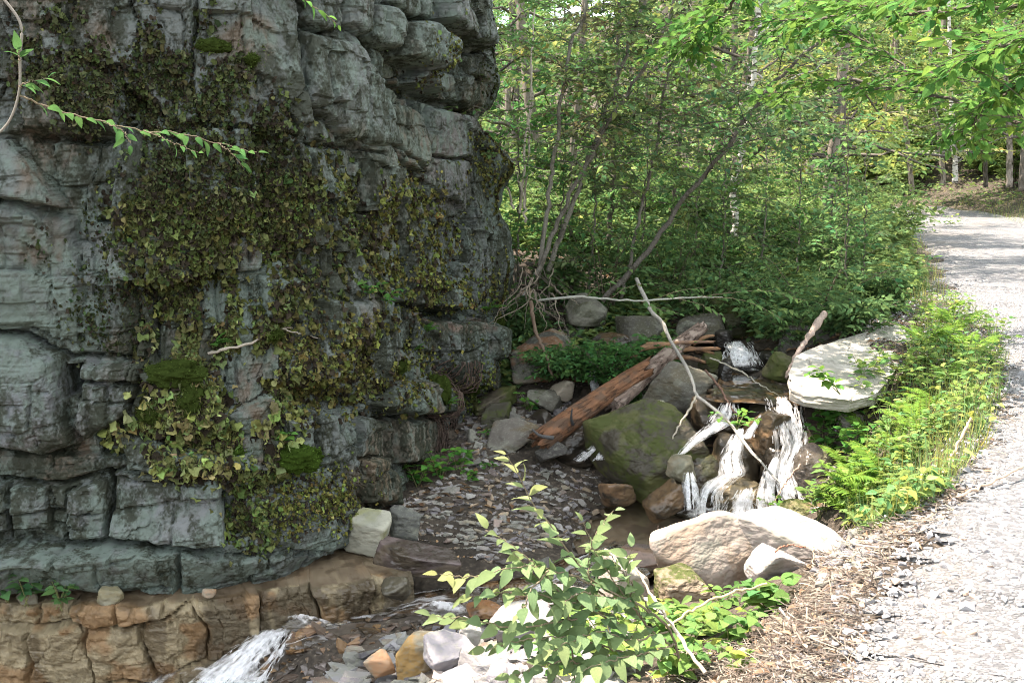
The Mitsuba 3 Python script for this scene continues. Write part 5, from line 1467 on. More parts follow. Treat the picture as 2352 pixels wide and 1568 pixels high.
# ------------------------------------------------------------------ plants
def sprays(base, d, length, k, rng, flat=.35, spreadang=55, droop=.12):
    """k leaves in two ranks along each twig: positions, axes, upper sides."""
    n = len(base)
    t = (np.arange(k) + .6) / k
    d = unit(d)
    up = np.array([0, 0, 1.0]) + rng.normal(0, flat, (n, 3))
    side = unit(np.cross(d, up))
    nrm = np.cross(side, d)
    pos = base[:, None] + d[:, None] * (length[:, None] * t)[..., None] - np.array([0, 0, 1.0]) * (droop * length[:, None] * t**2)[..., None]
    sg_ = np.where(np.arange(k) % 2, 1.0, -1.0)
    sg_[-1] *= .15
    ang = math.radians(spreadang) * (1 - .35 * t)
    ax = d[:, None] * np.cos(ang)[None, :, None] + side[:, None] * (np.sin(ang) * sg_)[None, :, None]
    ax = ax + rng.normal(0, .18, ax.shape) - np.array([0, 0, .12])
    nn = nrm[:, None] + rng.normal(0, .28, ax.shape)
    return pos.reshape(-1, 3), ax.reshape(-1, 3), nn.reshape(-1, 3)


def rod(path, r, sides=6, k=24, jit=0.0, rng=None):
    p = resample(path, k, jit, rng)
    return p, tubes(p[None], np.linspace(r[0], r[1], k)[None], sides)


GREEN = (.15, .235, .088)


def tree(name, label, path, r, bark, cat='tree', group=None, branches=16, low=.35, reach=(1.0, 1.8), twigs=9, leaves=8, size=(.06, .1), base=GREEN, template=None, seed=0, rise=.25, twig=(.25, .5), sides=8, limb=True, yellow=.12, birch=False):
    """A tree: tapered trunk, limbs that leave it all round, flat sprays of leaves along them."""
    rng = np.random.default_rng(seed)
    base = np.array(base) * np.clip(rng.normal(1, .10, 3), .75, 1.25) * rng.uniform(.85, 1.2)
    t = thing(name, label, cat, group)
    p, (v, f) = rod(path, r, sides, 40, .012, rng)
    part(t, 'trunk', (v, f), 'bark_mat' if not birch else 'birch_mat', True, np.array(bark))
    h = np.linalg.norm(p[-1] - p[0])
    u = low + (1 - low) * (np.arange(branches) + rng.uniform(0, 1, branches)) / branches
    b0 = np.stack([np.interp(u, np.linspace(0, 1, len(p)), p[:, k]) for k in range(3)], 1)
    az = np.arange(branches) * 2.4 + rng.uniform(0, 6.28) + rng.normal(0, .4, branches)
    ln = rng.uniform(*reach, branches) * (1 - .45 * (u - low) / (1 - low))
    el = rise + rng.normal(0, .2, branches) + .35 * (u - low)
    d0 = np.stack([np.cos(az) * np.cos(el), np.sin(az) * np.cos(el), np.sin(el)], 1)
    s = np.linspace(0, 1, 7)
    wig = np.cumsum(rng.normal(0, .05, (branches, 7, 3)), 1) * ln[:, None, None]
    bp_ = b0[:, None] + d0[:, None] * (ln[:, None] * s)[..., None] + wig - np.array([0, 0, 1.0]) * (.14 * ln[:, None] * s**2)[..., None]
    if limb:
        rr = np.maximum(.10 * r[0], (r[0] + (r[1] - r[0]) * u) * .36)[:, None] * np.linspace(1, .25, 7)
        v, f = tubes(bp_, np.maximum(rr, .0035), 5)
        part(t, 'limbs', (v, f), 'wood_mat', True, np.clip(np.array(bark) * .55 * np.ones(v.shape), 0, .5))
    tn_ = branches * twigs
    tu = np.clip(.18 + .82 * (np.tile(np.arange(twigs), branches) + rng.uniform(0, 1, tn_)) / twigs, 0, 1) * 6
    bi = np.repeat(np.arange(branches), twigs)
    i0 = np.minimum(tu.astype(int), 5)
    fr = (tu - i0)[:, None]
    tb = bp_[bi, i0] * (1 - fr) + bp_[bi, i0 + 1] * fr
    bd = unit(bp_[bi, i0 + 1] - bp_[bi, i0])
    sd = unit(np.cross(bd, [0, 0, 1.0])) * np.where(np.tile(np.arange(twigs), branches) % 2, 1, -1)[:, None]
    td = bd * .7 + sd * rng.uniform(.3, 1.0, (tn_, 1)) + rng.normal(0, .15, (tn_, 3))
    tl = rng.uniform(*twig, tn_)
    pos, ax, nn = sprays(tb, td, tl, leaves, rng)
    n = len(pos)
    tpl = template or LEAF2
    v, f, c = place(tpl, pos, ax, nn, rng.uniform(*size, n), greens(n, rng, base, .28, yellow))
    m = Mesh().add(v, f, c)
    part(t, 'crown', (v, f), 'leaf_mat', False, c, 'stuff')
    if limb and tpl is not LEAF1:
        e = tb + unit(td) * tl[:, None] - np.array([0, 0, 1.0]) * (.12 * tl)[:, None]
        v, f = tubes(np.stack([tb, (tb + e) / 2 + np.array([0, 0, .012]), e], 1), np.array([.003, .0022, .0012]), 3, cap=False)
        part(t, 'twigs', (v, f), 'wood_mat', False, np.broadcast_to((.09, .075, .05), v.shape), 'stuff')
    return t


def uvy(rows):
    return [at(u, v, y=y) for u, v, y in rows]


GB, BB, WB, TB = (.16, .15, .125), (.10, .09, .075), (.62, .60, .56), (.30, .23, .17)
# the leaning saplings on the left bank
tree('sapling_tree', 'slender sapling with upright trunk nearest the cliff edge', uvy([(1234, 640, 10.2), (1262, 450, 10.2), (1279, 325, 10.1), (1304, 125, 9.9), (1340, 40, 9.8), (1370, -140, 9.6)]), (.025, .012), (.2, .19, .16), branches=22, low=.3, reach=(.7, 1.3), twigs=7, seed=1, size=(.06, .095))
tree('sapling_tree', 'leaning sapling that crosses the others to the top right', uvy([(1229, 632, 10.1), (1300, 470, 10.1), (1369, 330, 10.0), (1434, 225, 9.9), (1534, 50, 9.6), (1600, -160, 9.3)]), (.025, .011), (.15, .14, .12), branches=24, low=.4, reach=(.7, 1.4), twigs=7, seed=2, size=(.06, .1))
tree('sapling_tree', 'thicker leaning sapling behind the crossing one', uvy([(1259, 622, 10.6), (1349, 380, 10.6), (1384, 280, 10.5), (1479, 0, 10.2), (1530, -180, 10)]), (.028, .013), (.2, .19, .16), branches=22, low=.4, reach=(.8, 1.5), twigs=7, seed=3, size=(.06, .1))
tree('sapling_tree', 'dark trunk leaning far out over the stream to the right', uvy([(1384, 690, 10.4), (1484, 585, 10.3), (1568, 460, 10.2), (1668, 345, 10), (1718, 260, 9.9), (1813, 155, 9.7), (1918, 60, 9.5), (2010, -60, 9.2)]), (.030, .011), (.12, .11, .095), branches=26, low=.35, reach=(.7, 1.3), twigs=7, seed=4, size=(.07, .11))
tree('sapling_tree', 'thin upright sapling over the trickle', uvy([(1425, 690, 10.8), (1474, 475, 10.8), (1504, 345, 10.7), (1540, 120, 10.5), (1560, -60, 10.3)]), (.02, .01), GB, branches=18, low=.25, reach=(.6, 1.1), twigs=7, seed=5, size=(.06, .1))
tree('sapling_tree', 'straight dark sapling further upstream', uvy([(1399, 560, 12.8), (1405, 440, 12.8), (1409, 350, 12.8), (1420, 150, 12.7), (1428, -80, 12.6)]), (.034, .02), BB, branches=20, low=.25, reach=(.8, 1.5), twigs=7, seed=6, size=(.06, .1))
tree('sapling_tree', 'dark sapling trunk behind the stream bend', uvy([(1540, 600, 13.6), (1547, 470, 13.6), (1552, 385, 13.6), (1575, 200, 13.5), (1590, -60, 13.4)]), (.034, .02), BB, branches=20, low=.25, reach=(.9, 1.6), twigs=7, seed=7, size=(.06, .1))
tree('birch_tree', 'white birch trunk standing beside the stream', uvy([(1690, 545, 13.5), (1686, 440, 13.5), (1703, 345, 13.5), (1720, 250, 13.5), (1738, 100, 13.4), (1750, -60, 13.3)]), (.045, .034), WB, branches=20, low=.45, reach=(.9, 1.7), twigs=7, seed=8, birch=True)
for i, (a, b, yy_) in enumerate([((1194, 490), (1229, -20), 10.9), ((1204, 480), (1222, 150), 11.2), ((1180, 480), (1150, 400), 10.8), ((1206, 510), (1190, 400), 10.8), ((1300, 500), (1318, 280), 11.6)]):
    p, (v, f) = rod([at(*a, y=yy_), (at(*a, y=yy_) + at(*b, y=yy_)) / 2 + np.array([.02, 0, 0]), at(*b, y=yy_)], (.016, .008), 6, 16, .008, np.random.default_rng(i))
    put(thing('bleached_sapling', 'thin bleached dead stem standing beside the cliff edge', 'dead sapling', 'bleached dead stems beside the cliff'), (v, f), 'wood_mat', True, np.broadcast_to((.50, .46, .38), v.shape))
tree('young_tree', 'young tree with leaning pale grey trunk in front of the bright slope', uvy([(1855, 430, 22), (1868, 340, 22), (1888, 270, 22), (1903, 150, 22), (1923, 75, 22), (1945, -60, 22)]), (.11, .07), (.32, .28, .23), branches=22, low=.3, reach=(1.5, 3.0), twigs=9, leaves=9, size=(.08, .13), seed=9, base=(.16, .245, .08))
for i, (u0, v0, u1, v1, yy_, rr_, bk, wb) in enumerate([(2168, 425, 2140, 200, 33, .09, (.34, .30, .26), 0), (2193, 420, 2186, 300, 32, .10, WB, 1), (2318, 430, 2312, 200, 30, .10, (.26, .23, .2), 0), (2265, 430, 2250, 250, 34, .08, BB, 0), (2095, 440, 2060, 150, 36, .10, (.3, .26, .22), 0), (2345, 440, 2360, 160, 28, .10, BB, 0)]):
    tree('roadside_tree', ['slim grey tree left of the white birch beyond the road bend', 'white birch beyond the road bend', 'grey tree near the right edge beyond the road', 'dark thin tree between the birch and the right edge', 'tree at the inside of the road bend',
                           'dark tree at the right edge of the picture beyond the road'][i], uvy([(u0, v0, yy_), ((u0 + u1) / 2 + 4, (v0 + v1) / 2, yy_), (u1, v1, yy_), (u1 - 10, v1 - 420, yy_)]), (rr_, rr_ * .5), bk, branches=26, low=.35, reach=(1.6, 3.2), twigs=10, leaves=9,
         size=(.10, .16), template=LEAF1, seed=30 + i, base=(.16, .245, .08), birch=bool(wb))


# shrubs and low growth
def shrub(label, u, v, y, hgt, rad, n_stem=9, seed=0, size=(.05, .09), base=GREEN, group=None, name='shrub', lift=0.0, twigs=9, leaves=8, tpl=None, cat='shrub', p=None):
    rng = np.random.default_rng(seed)
    t = thing(name, label, cat, group)
    b = np.array(p) if p is not None else at(u, v, y=y)
    b[2] = H(b[0:1], b[1:2])[0] - .03 + lift
    az = np.arange(n_stem) * 2.4 + rng.uniform(0, 6)
    out = rad * rng.uniform(.35, 1.0, n_stem)
    top = hgt * rng.uniform(.6, 1.05, n_stem)
    s = np.linspace(0, 1, 7)
    path = b + np.stack([np.cos(az)[:, None] * out[:, None] * s**1.3, np.sin(az)[:, None] * out[:, None] * s**1.3, top[:, None] * (1.25 * s - .25 * s**2.5)], -1) + np.cumsum(rng.normal(0, .02 * hgt, (n_stem, 7, 3)), 1) * s[None, :, None]
    v_, f_ = tubes(path, np.linspace(.009, .003, 7)[None] * (hgt / 1.2) ** .5, 5)
    part(t, 'stems', (v_, f_), 'wood_mat', True, np.broadcast_to((.11, .09, .065), v_.shape))
    N = n_stem * twigs
    tu = (.12 + .88 * (np.tile(np.arange(twigs), n_stem) + rng.uniform(0, 1, N)) / twigs) * 6
    bi = np.repeat(np.arange(n_stem), twigs)
    i0 = np.minimum(tu.astype(int), 5)
    fr = (tu - i0)[:, None]
    tb = path[bi, i0] * (1 - fr) + path[bi, i0 + 1] * fr
    a2 = rng.uniform(0, 6.28, N)
    td = np.stack([np.cos(a2), np.sin(a2), rng.uniform(-.1, .5, N)], 1)
    pos, ax, nn = sprays(tb, td, rng.uniform(.22, .45, N) * min(1.3, max(.5, rad / .6)), leaves, rng)
    v_, f_, c_ = place(tpl or LEAF2, pos, ax, nn, rng.uniform(*size, len(pos)), greens(len(pos), rng, base, .28, .1))
    part(t, 'foliage', (v_, f_), 'leaf_mat', False, c_, 'stuff')
    return t


DG = (.115, .195, .075)
SH = [('dense green shrub left of the road bend', 1760, 690, 10.6, .75, .7), ('broad leafy shrub above the sunlit slab', 1870, 700, 10.2, .8, .75), ('dark leafy shrub behind the upper stream rocks', 1690, 640, 12.2, .7, .8), ('shrub beside the birch trunk', 1660, 580, 13.2, .8, .8),
      ('tall shrub along the inner road edge', 1915, 640, 11.6, 1.0, .5), ('shrub at the edge of the gravel road', 2020, 690, 10.9, .45, .4), ('shrub behind the tall one at the road edge', 1880, 590, 13.8, .9, .8), ('shrub on the mound near the road bend', 1930, 565, 15.5, .7, .6),
      ('leafy shrub on the mound behind the birch', 1780, 560, 15.0, 1.0, 1.0), ('low shrub over the mossy rocks upstream', 1820, 730, 9.6, .45, .5), ('leafy shrub hanging over the slab top', 1960, 745, 9.2, .5, .5), ('shrub on the left bank behind the root tangle', 1290, 600, 11.4, .8, .6),
      ('shrub growing at the cliff corner ledge', 1185, 420, 10.9, .6, .45), ('low leafy shrub beside the cliff corner', 1200, 600, 10.7, .5, .4), ('fresh green shrub in the middle of the upper valley', 1480, 540, 13.0, .8, .8), ('shrub on the left slope upstream', 1330, 520, 13.5, 1.0, .9),
      ('tall arching shrub overhanging the creek behind the trickle', 1390, 640, 10.9, 1.2, .7), ('arching shrub over the upper stream rocks', 1540, 650, 11.4, 1.2, .8), ('leafy shrub overhanging the fallen wood', 1620, 690, 10.6, .8, .6), ('shrub under the dark upstream sapling', 1590, 520, 15.0, 1.1, 1.0), ('shrub at the head of the valley', 1450, 460, 17.0, 1.4, 1.1), ('bright shrub behind the birch', 1700, 470, 18.0, 1.4, 1.3), ('bright shrub inside the road bend', 1850, 470, 20.0, 1.4, 1.4), ('bright shrub left of the far road', 1890, 480, 22.0, 1.3, 1.1)]
for i, (lab, u, v, y, hh, rad) in enumerate(SH):
    bright = y > 15
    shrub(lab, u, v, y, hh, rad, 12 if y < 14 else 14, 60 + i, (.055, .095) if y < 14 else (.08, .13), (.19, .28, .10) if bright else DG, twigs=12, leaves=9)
hv = shrub('leafy vine hanging in front of the dark trickle ledge', 1400, 740, 9.3, .45, .45, 16, 99, (.045, .075), (.07, .17, .05), name='hanging_vine', lift=.25, cat='vine')
for q, (lab, u, v) in enumerate([('leafy vine over the grey ledge rock', 1335, 705), ('leafy vine over the lichen spotted block', 1490, 700), ('leafy vine beside the bare brown stem', 1275, 735)]):
    shrub(lab, u, v, 9.6, .35, .4, 11, 200 + q, (.05, .08), (.085, .18, .06), name='hanging_vine', lift=.15, cat='vine')
shrub('leafy twigs trailing below the hanging vine', 1425, 800, 9.2, .4, .2, 10, 98, (.04, .065), (.08, .18, .045), name='hanging_vine', lift=.05, cat='vine')
for i, (lab, u0, u1, y, z0, z1) in enumerate([('tall thin sapling standing at the road edge', 1945, 1945, 10.8, .4, 2.4), ('second thin sapling right of the road edge one', 1985, 1990, 11.2, .4, 2.2), ('thin leafy sapling between the road and the birch', 1905, 1915, 12.5, .5, 2.4)]):
    a, b = at(u0, 600, y=y), at(u1, 300, y=y)
    a[2], b[2] = H(a[:1], a[1:2])[0] - .05, z1
    tree('sapling_tree', lab, [a, (a + b) / 2 + [.02, 0, 0], b], (.012, .005), BB, branches=20, low=.1, reach=(.25, .5), twigs=4, leaves=6, size=(.06, .1), seed=120 + i, twig=(.15, .25), base=DG)

for i, (lab, u0, u1, y, hh) in enumerate([('thin leafy sapling left of the crossing trunks', 1180, 1190, 11.5, 2.6), ('thin leafy sapling behind the root tangle', 1275, 1300, 11.8, 2.6), ('thin leafy sapling over the grey ledge rock', 1345, 1370, 11.2, 2.2), ('thin leafy sapling between the leaning trunk and the birch', 1590, 1600, 12.4, 2.6),
                                        ('thin leafy sapling in front of the birch', 1650, 1665, 11.6, 2.2), ('thin leafy sapling right of the birch', 1745, 1760, 12.2, 2.4), ('thin leafy sapling on the mound by the road', 1830, 1835, 12.8, 2.5), ('thin leafy sapling over the upper stream', 1470, 1485, 12.6, 2.8)]):
    a, b = at(u0, 600, y=y), at(u1, 300, y=y)
    a[2] = H(a[:1], a[1:2])[0] - .05
    b[2] = a[2] + hh
    tree('sapling_tree', lab, [a, (a + b) / 2 + [.04, 0, 0], b], (.014, .006), GB, branches=20, low=.2, reach=(.5, 1.0), twigs=6, leaves=7, size=(.065, .105), seed=140 + i, twig=(.2, .35))

# the wood behind: trunks and crowns, nearer ones first
rng = np.random.default_rng(77)
spots = []
for k in range(4000):
    yv = 15 + 55 * rng.uniform() ** 1.3
    uu = rng.uniform(1020, 2420)
    x = (uu - 1176) / FL * yv
    if np.min(np.hypot(road_mid[:, 0] - x, road_mid[:, 1] - yv)) < 3.2:
        continue
    if any(math.hypot(x - a, yv - b) < (1.5 + .045 * yv) for a, b in spots):
        continue
    spots.append((x, yv))
    if len(spots) >= 110:
        break
spots.sort(key=lambda q: q[1])
for i, (x, yv) in enumerate(spots):
    z = float(H(np.array([x]), np.array([yv]))[0])
    hh = rng.uniform(6.5, 9) if yv < 30 else rng.uniform(8, 12)
    lean = rng.normal(0, .05, 2) * hh
    kind = rng.integers(0, 3)
    bark = [(.17, .15, .125), (.30, .25, .2), (.09, .08, .07)][kind]
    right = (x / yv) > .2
    far = yv > 30
    r0 = rng.uniform(.07, .15) * (1.2 if far else 1)
    lab = ['grey barked forest tree standing behind the stream valley', 'pale barked forest tree standing behind the stream valley', 'dark barked forest tree standing behind the stream valley'][kind]
    if far:
        lab = ['grey barked tree of the far wooded slope', 'pale barked tree of the far wooded slope', 'dark barked tree of the far wooded slope'][kind]
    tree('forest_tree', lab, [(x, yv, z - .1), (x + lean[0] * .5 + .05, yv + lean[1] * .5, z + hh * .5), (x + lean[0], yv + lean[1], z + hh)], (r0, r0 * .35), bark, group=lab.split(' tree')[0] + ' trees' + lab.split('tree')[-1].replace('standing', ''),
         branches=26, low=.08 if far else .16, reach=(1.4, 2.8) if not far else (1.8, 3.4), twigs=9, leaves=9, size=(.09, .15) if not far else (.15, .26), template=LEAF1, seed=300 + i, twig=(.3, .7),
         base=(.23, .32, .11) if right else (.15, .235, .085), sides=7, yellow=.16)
# low growth of the forest floor
for i in range(80):
    yv = 14.5 + 24 * rng.uniform()
    uu = rng.uniform(1100, 2400)
    x = (uu - 1176) / FL * yv
    if np.min(np.hypot(road_mid[:, 0] - x, road_mid[:, 1] - yv)) < 2.3:
        continue
    shrub('leafy undergrowth shrub on the forest floor', 0, 0, 0, rng.uniform(.6, 1.3), rng.uniform(.7, 1.2), 11, 500 + i, (.09, .14), (.19, .28, .10), 'undergrowth shrubs on the forest floor', tpl=LEAF1, twigs=10, leaves=8, p=(x, yv, 0))
for i in range(130):
    yv = 35.5 + 22 * rng.uniform() ** 1.4
    x = (rng.uniform(1850, 2420) - 1176) / FL * yv
    if np.min(np.hypot(road_mid[:, 0] - x, road_mid[:, 1] - yv)) < 2.6:
        continue
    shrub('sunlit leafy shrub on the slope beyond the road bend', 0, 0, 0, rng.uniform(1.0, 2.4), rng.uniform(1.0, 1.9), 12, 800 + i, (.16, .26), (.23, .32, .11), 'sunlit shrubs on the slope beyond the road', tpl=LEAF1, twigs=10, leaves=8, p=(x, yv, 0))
for i in range(22):
    k = int(rng.integers(58, 118))
    o = unit(np.r_[tn[k, 1], -tn[k, 0]]) * rng.uniform(.9, 3.2)
    shrub('leafy shrub along the far side of the gravel road', 0, 0, 0, rng.uniform(.5, 1.1), rng.uniform(.6, 1.1), 10, 870 + i, (.09, .15), (.22, .31, .11), 'shrubs along the far side of the road', tpl=LEAF1, twigs=9, leaves=8, p=(road_right[k, 0] + o[0], road_right[k, 1] + o[1], 0))
# trees that stand on top of the cliff and over the stream, above the frame
for i, (x, y, hh, rch) in enumerate([(-2.6, 9.3, 4.5, 1.9), (-1.5, 10.6, 4.6, 1.9), (-3.6, 8.2, 4.5, 1.9), (-2.2, 11.6, 5.0, 2.0), (-4.8, 7.3, 4.6, 2.0), (-.9, 12.0, 4.8, 1.9)]):
    tree('cliff_top_tree', 'tree growing on top of the rock cliff', [(x, y, 3.6), (x + .15, y - .1, 3.6 + hh * .5), (x + .2, y - .1, 3.6 + hh)], (.12, .04), BB, group='trees on top of the cliff', branches=22, low=.22, reach=(rch * .7, rch * 1.15), twigs=10, leaves=9, size=(.1, .16), template=LEAF1, seed=700 + i, base=DG)

# ------------------------------------------------------------------ ferns, herbs, grass
def frond_mesh(p, d, length, rng, col, width=.22, droop=.5, pairs=22):
    """One fern frond from p: an arching stalk with two rows of narrow leaflets."""
    d = unit(np.asarray(d, float))
    t = np.linspace(0, 1, pairs)
    rach = p + d * (length * t)[:, None] + np.array([0, 0, 1.0]) * (length * (.25 * t - droop * t**2))[:, None]
    tan = unit(np.gradient(rach, axis=0))
    sd = unit(np.cross(tan, [0, 0, 1.0]))
    up = np.cross(sd, tan)
    w = length * width * (np.sin(np.pi * (t * .92 + .08)) ** .7) * (1 - .35 * t)
    k = slice(2, None)
    pos = np.concatenate([rach[k], rach[k]])
    ax = np.concatenate([sd[k] + tan[k] * .45, -sd[k] + tan[k] * .45]) + rng.normal(0, .07, (2 * len(rach[k]), 3)) - np.array([0, 0, .12])
    up2 = np.concatenate([up[k], up[k]]) + rng.normal(0, .15, (2 * len(rach[k]), 3))
    n = len(pos)
    m = Mesh()
    m.add(*place(leaf_shape(3, .30, .15, .3), pos, ax, up2, np.concatenate([w[k], w[k]]) * rng.uniform(.85, 1.1, n), greens(n, rng, col, .16, .06)))
    m.add(*tubes(rach[None], np.linspace(.0028, .0012, pairs)[None], 4), np.array(col) * np.array([1.3, 1.0, 1.0]))
    return m


def fern(label, p, size, n, seed, col=(.12, .26, .04), lean=(0, 0), group=None, spreadaz=None):
    rng = np.random.default_rng(seed)
    t = thing('fern', label, 'fern', group)
    for i in range(n):
        az = (i * 2.4 + rng.uniform(-.3, .3)) if spreadaz is None else rng.uniform(*spreadaz)
        el = rng.uniform(.35, .9)
        partm(t, 'frond', frond_mesh(np.asarray(p), (math.cos(az) * math.cos(el) + lean[0], math.sin(az) * math.cos(el) + lean[1], math.sin(el)), size * rng.uniform(.7, 1.1), rng, col), 'leaf_mat')


def herb(label, p, hgt, stems, pairs, size, seed, col=(.12, .25, .045), group=None, name='leafy_herb', single=True, lean=(0, 0), tpl=None, out=.5, cat='herb', yellow=.12):
    """A leafy plant: arching stems with pairs of leaves; near plants have each leaf of its own."""
    rng = np.random.default_rng(seed)
    t = thing(name, label, cat, group)
    m, leaves = Mesh(), []
    p = np.asarray(p, float)
    for i in range(stems):
        az = i * 2.4 + rng.uniform(0, 1.2)
        h = hgt * rng.uniform(.65, 1.1)
        top = p + np.array([math.cos(az) * out * h + lean[0] * h, math.sin(az) * out * h + lean[1] * h, h])
        path = resample([p + rng.normal(0, .015, 3) * [1, 1, 0], (p + top) / 2 + np.array([0, 0, .12 * h]), top], 12)
        m.add(*tubes(path[None], np.linspace(.0035, .0015, 12)[None] * max(1, hgt / .3) ** .5, 5), (.15, .16, .06))
        k = np.linspace(.3, 1, pairs)
        nodes = np.stack([np.interp(k, np.linspace(0, 1, 12), path[:, j]) for j in range(3)], 1)
        tan = unit(path[-1] - path[0])
        for q, b in enumerate(nodes):
            a0 = q * 1.57 + az
            for sgn in ((0, math.pi) if q < pairs - 1 else (0, 2.1, 4.2)):
                ax = np.array([math.cos(a0 + sgn), math.sin(a0 + sgn), rng.uniform(-.35, .25)]) + tan * .25
                leaves.append((b + unit(ax) * size * .12, ax, np.array([0, 0, 1.0]) + rng.normal(0, .3, 3), size * rng.uniform(.6, 1.15) * (.8 if q == pairs - 1 else 1)))
    partm(t, 'stem', m, 'wood_mat')
    pos, ax, nn = (np.array([x[k] for x in leaves]) for k in range(3))
    sz_ = np.array([x[3] for x in leaves])
    c = greens(len(pos), rng, col, .2, yellow)
    if single:
        for j in range(len(pos)):
            v, f, cc = place(tpl or LEAFB, pos[j:j + 1], ax[j:j + 1], nn[j:j + 1], sz_[j:j + 1], c[j:j + 1])
            part(t, 'leaf', (v, f), 'leaf_mat', True, cc)
    else:
        v, f, cc = place(tpl or LEAF2, pos, ax, nn, sz_, c)
        part(t, 'leaves', (v, f), 'leaf_mat', False, cc, 'stuff')


def ground_at(u, v):
    return onto(np.array([u]), np.array([v]))[0]


# ferns on the cliff and on the sunlit bank
def on_wall(u, v):
    s, z = wall_coord(u, v)
    return wall_point(np.array([s]), np.array([z]), .02)[0][0]


for i, (lab, u, v, sz_, n) in enumerate([('small fern on the large moss pad', 485, 800, .17, 5), ('fern on the red topped ledge at the cliff corner', 1095, 712, .26, 5), ('fern hanging left of the red topped ledge', 968, 762, .2, 4), ('little fern beside the drooping moss ball', 968, 930, .16, 4), ('tiny fern right of the upper moss cushion', 955, 800, .12, 3)]):
    fern(lab, on_wall(u, v), sz_, n, 800 + i, (.075, .19, .04), spreadaz=(-1.8, .4))
for i, (lab, u, v, h, st) in enumerate([('small leafy sprig on the cliff above the dead branch', 855, 705, .2, 3), ('leafy sprig growing out of the round moss cushion', 628, 1010, .10, 2), ('tiny sprig on the cliff ledge', 810, 690, .12, 2)]):
    herb(lab, on_wall(u, v), h, st, 3, .07, 830 + i, (.085, .2, .045), lean=(.4, -.5), out=.5)
rng = np.random.default_rng(5)
FB = [(1960, 1130), (2000, 1165), (1950, 1080), (2010, 1080), (2060, 1040), (2110, 990), (2150, 940), (2085, 960), (2180, 880), (2130, 800), (2160, 740), (2060, 720), (1940, 1180), (2220, 820), (2040, 1120), (2200, 760), (1995, 1010)]
for i, (u, v) in enumerate(FB):
    fern('bright green fern on the sunlit bank beside the gravel road', ground_at(u, v), rng.uniform(.30, .50), 8, 850 + i, (.16, .29, .05), group='ferns on the sunlit bank')
# herbs on the stony fan
for i, (lab, u, v, h, st, s) in enumerate([('leafy green herb at the cliff foot, broadest of the fan herbs', 960, 1120, .26, 6, .085), ('leafy green herb right of the broad one', 1010, 1105, .28, 5, .085), ('tall leafy herb with large leaves at the foot of the root mat', 1055, 1080, .26, 3, .12),
                                              ('low herb trailing over the shale chips', 1075, 1110, .12, 3, .07), ('small herb at the left rim of the fan', 905, 1130, .16, 3, .07), ('bright small herb left of the log', 1215, 950, .2, 6, .075), ('little herb on the rusty boulder foot', 1190, 890, .14, 3, .06),
                                              ('herb under the flat mossy rock', 1095, 955, .2, 4, .07), ('small herb on the fan above the leaning sapling tip', 1120, 1085, .1, 2, .07), ('small herb beside the tilted slab', 1110, 1010, .1, 2, .06), ('seedling on the stony fan near the dark block', 900, 1155, .08, 2, .05)]):
    herb(lab, ground_at(u, v) - np.array([0, 0, .01]), h, st, 3, s, 870 + i, (.105, .26, .05))
# the leafy clump at the lower edge, near the camera
CL = [('broad leaved plant at the bottom edge of the leafy clump', 1420, 1560, .30, 7, .085), ('broad leaved plant left of the pale twig', 1330, 1510, .2, 6, .08), ('plant with large toothed leaves before the sunlit boulder', 1760, 1405, .16, 5, .11), ('plant with drooping leaves in the middle of the clump', 1600, 1465, .16, 6, .085),
      ('low plant beside the dry litter', 1680, 1490, .18, 5, .08), ('young plant at the foot of the sapling', 1540, 1500, .20, 7, .085), ('bright leaved plant right of the pale twig', 1480, 1450, .18, 6, .08), ('low plant at the bottom left of the clump', 1280, 1568, .22, 6, .08), ('plant with round yellow green leaves at the bottom edge', 1550, 1580, .26, 6, .085),
      ('small plant with pale leaves among the litter', 1705, 1545, .10, 2, .06), ('thin plant before the pale upright wedge of stone', 1660, 1400, .13, 3, .07), ('small maple seedling on the squared boulder', 1595, 1320, .10, 2, .06), ('plant at the foot of the mossy knob', 1400, 1450, .18, 5, .075)]
for i, (lab, u, v, h, st, s) in enumerate(CL):
    herb(lab, ground_at(u, v) - np.array([0, 0, .01]), h, st, 4, s, 900 + i, (.165, .29, .085) if i % 3 else (.22, .33, .09))
# herbs of the sunlit bank
HB = [(1905, 1010, .34, .13), (1935, 1000, .3, .11), (1960, 1060, .3, .1), (1890, 1060, .26, .1), (2010, 960, .3, .09), (2070, 900, .3, .09), (2120, 860, .3, .09), (1990, 900, .3, .09), (2160, 820, .3, .09), (2240, 900, .34, .1), (2270, 860, .3, .09), (2220, 960, .3, .09), (2160, 1000, .26, .08),
      (2100, 1080, .24, .08), (1930, 1150, .24, .1), (1880, 1195, .2, .1), (1905, 1175, .22, .09), (2050, 1010, .3, .09), (2130, 930, .3, .09), (1975, 980, .3, .1), (2190, 740, .3, .09), (2100, 760, .34, .09), (2070, 700, .34, .09), (2010, 730, .3, .09), (1950, 945, .26, .1), (2285, 800, .3, .09), (2020, 850, .2, .08)]
for i, (u, v, h, s) in enumerate(HB):
    herb('leafy herb on the sunlit bank between the slab and the road' if i > 3 else ['large leaved herb overhanging the dark boulders right of the falls', 'large leaved herb above the black wet boulder', 'herb with hanging leaves on the bank right of the falls', 'dark leaved herb nearest the right fall'][i],
         ground_at(u, v), h, 5, 4, s, 930 + i, (.19, .30, .085) if i > 3 else (.10, .24, .05), group='herbs on the sunlit bank' if i > 3 else None, single=(i < 8))
herb('large leaved grapevine shoot reaching over the falls', at(1930, 905, y=7.4), .25, 3, 4, .10, 990, (.12, .25, .05), lean=(-1.2, -.3), out=.3)
herb('leafy shoot with bright leaves hanging before the middle fall', at(1690, 985, y=7.3), .10, 4, 3, .075, 991, (.14, .28, .06), out=1.6)
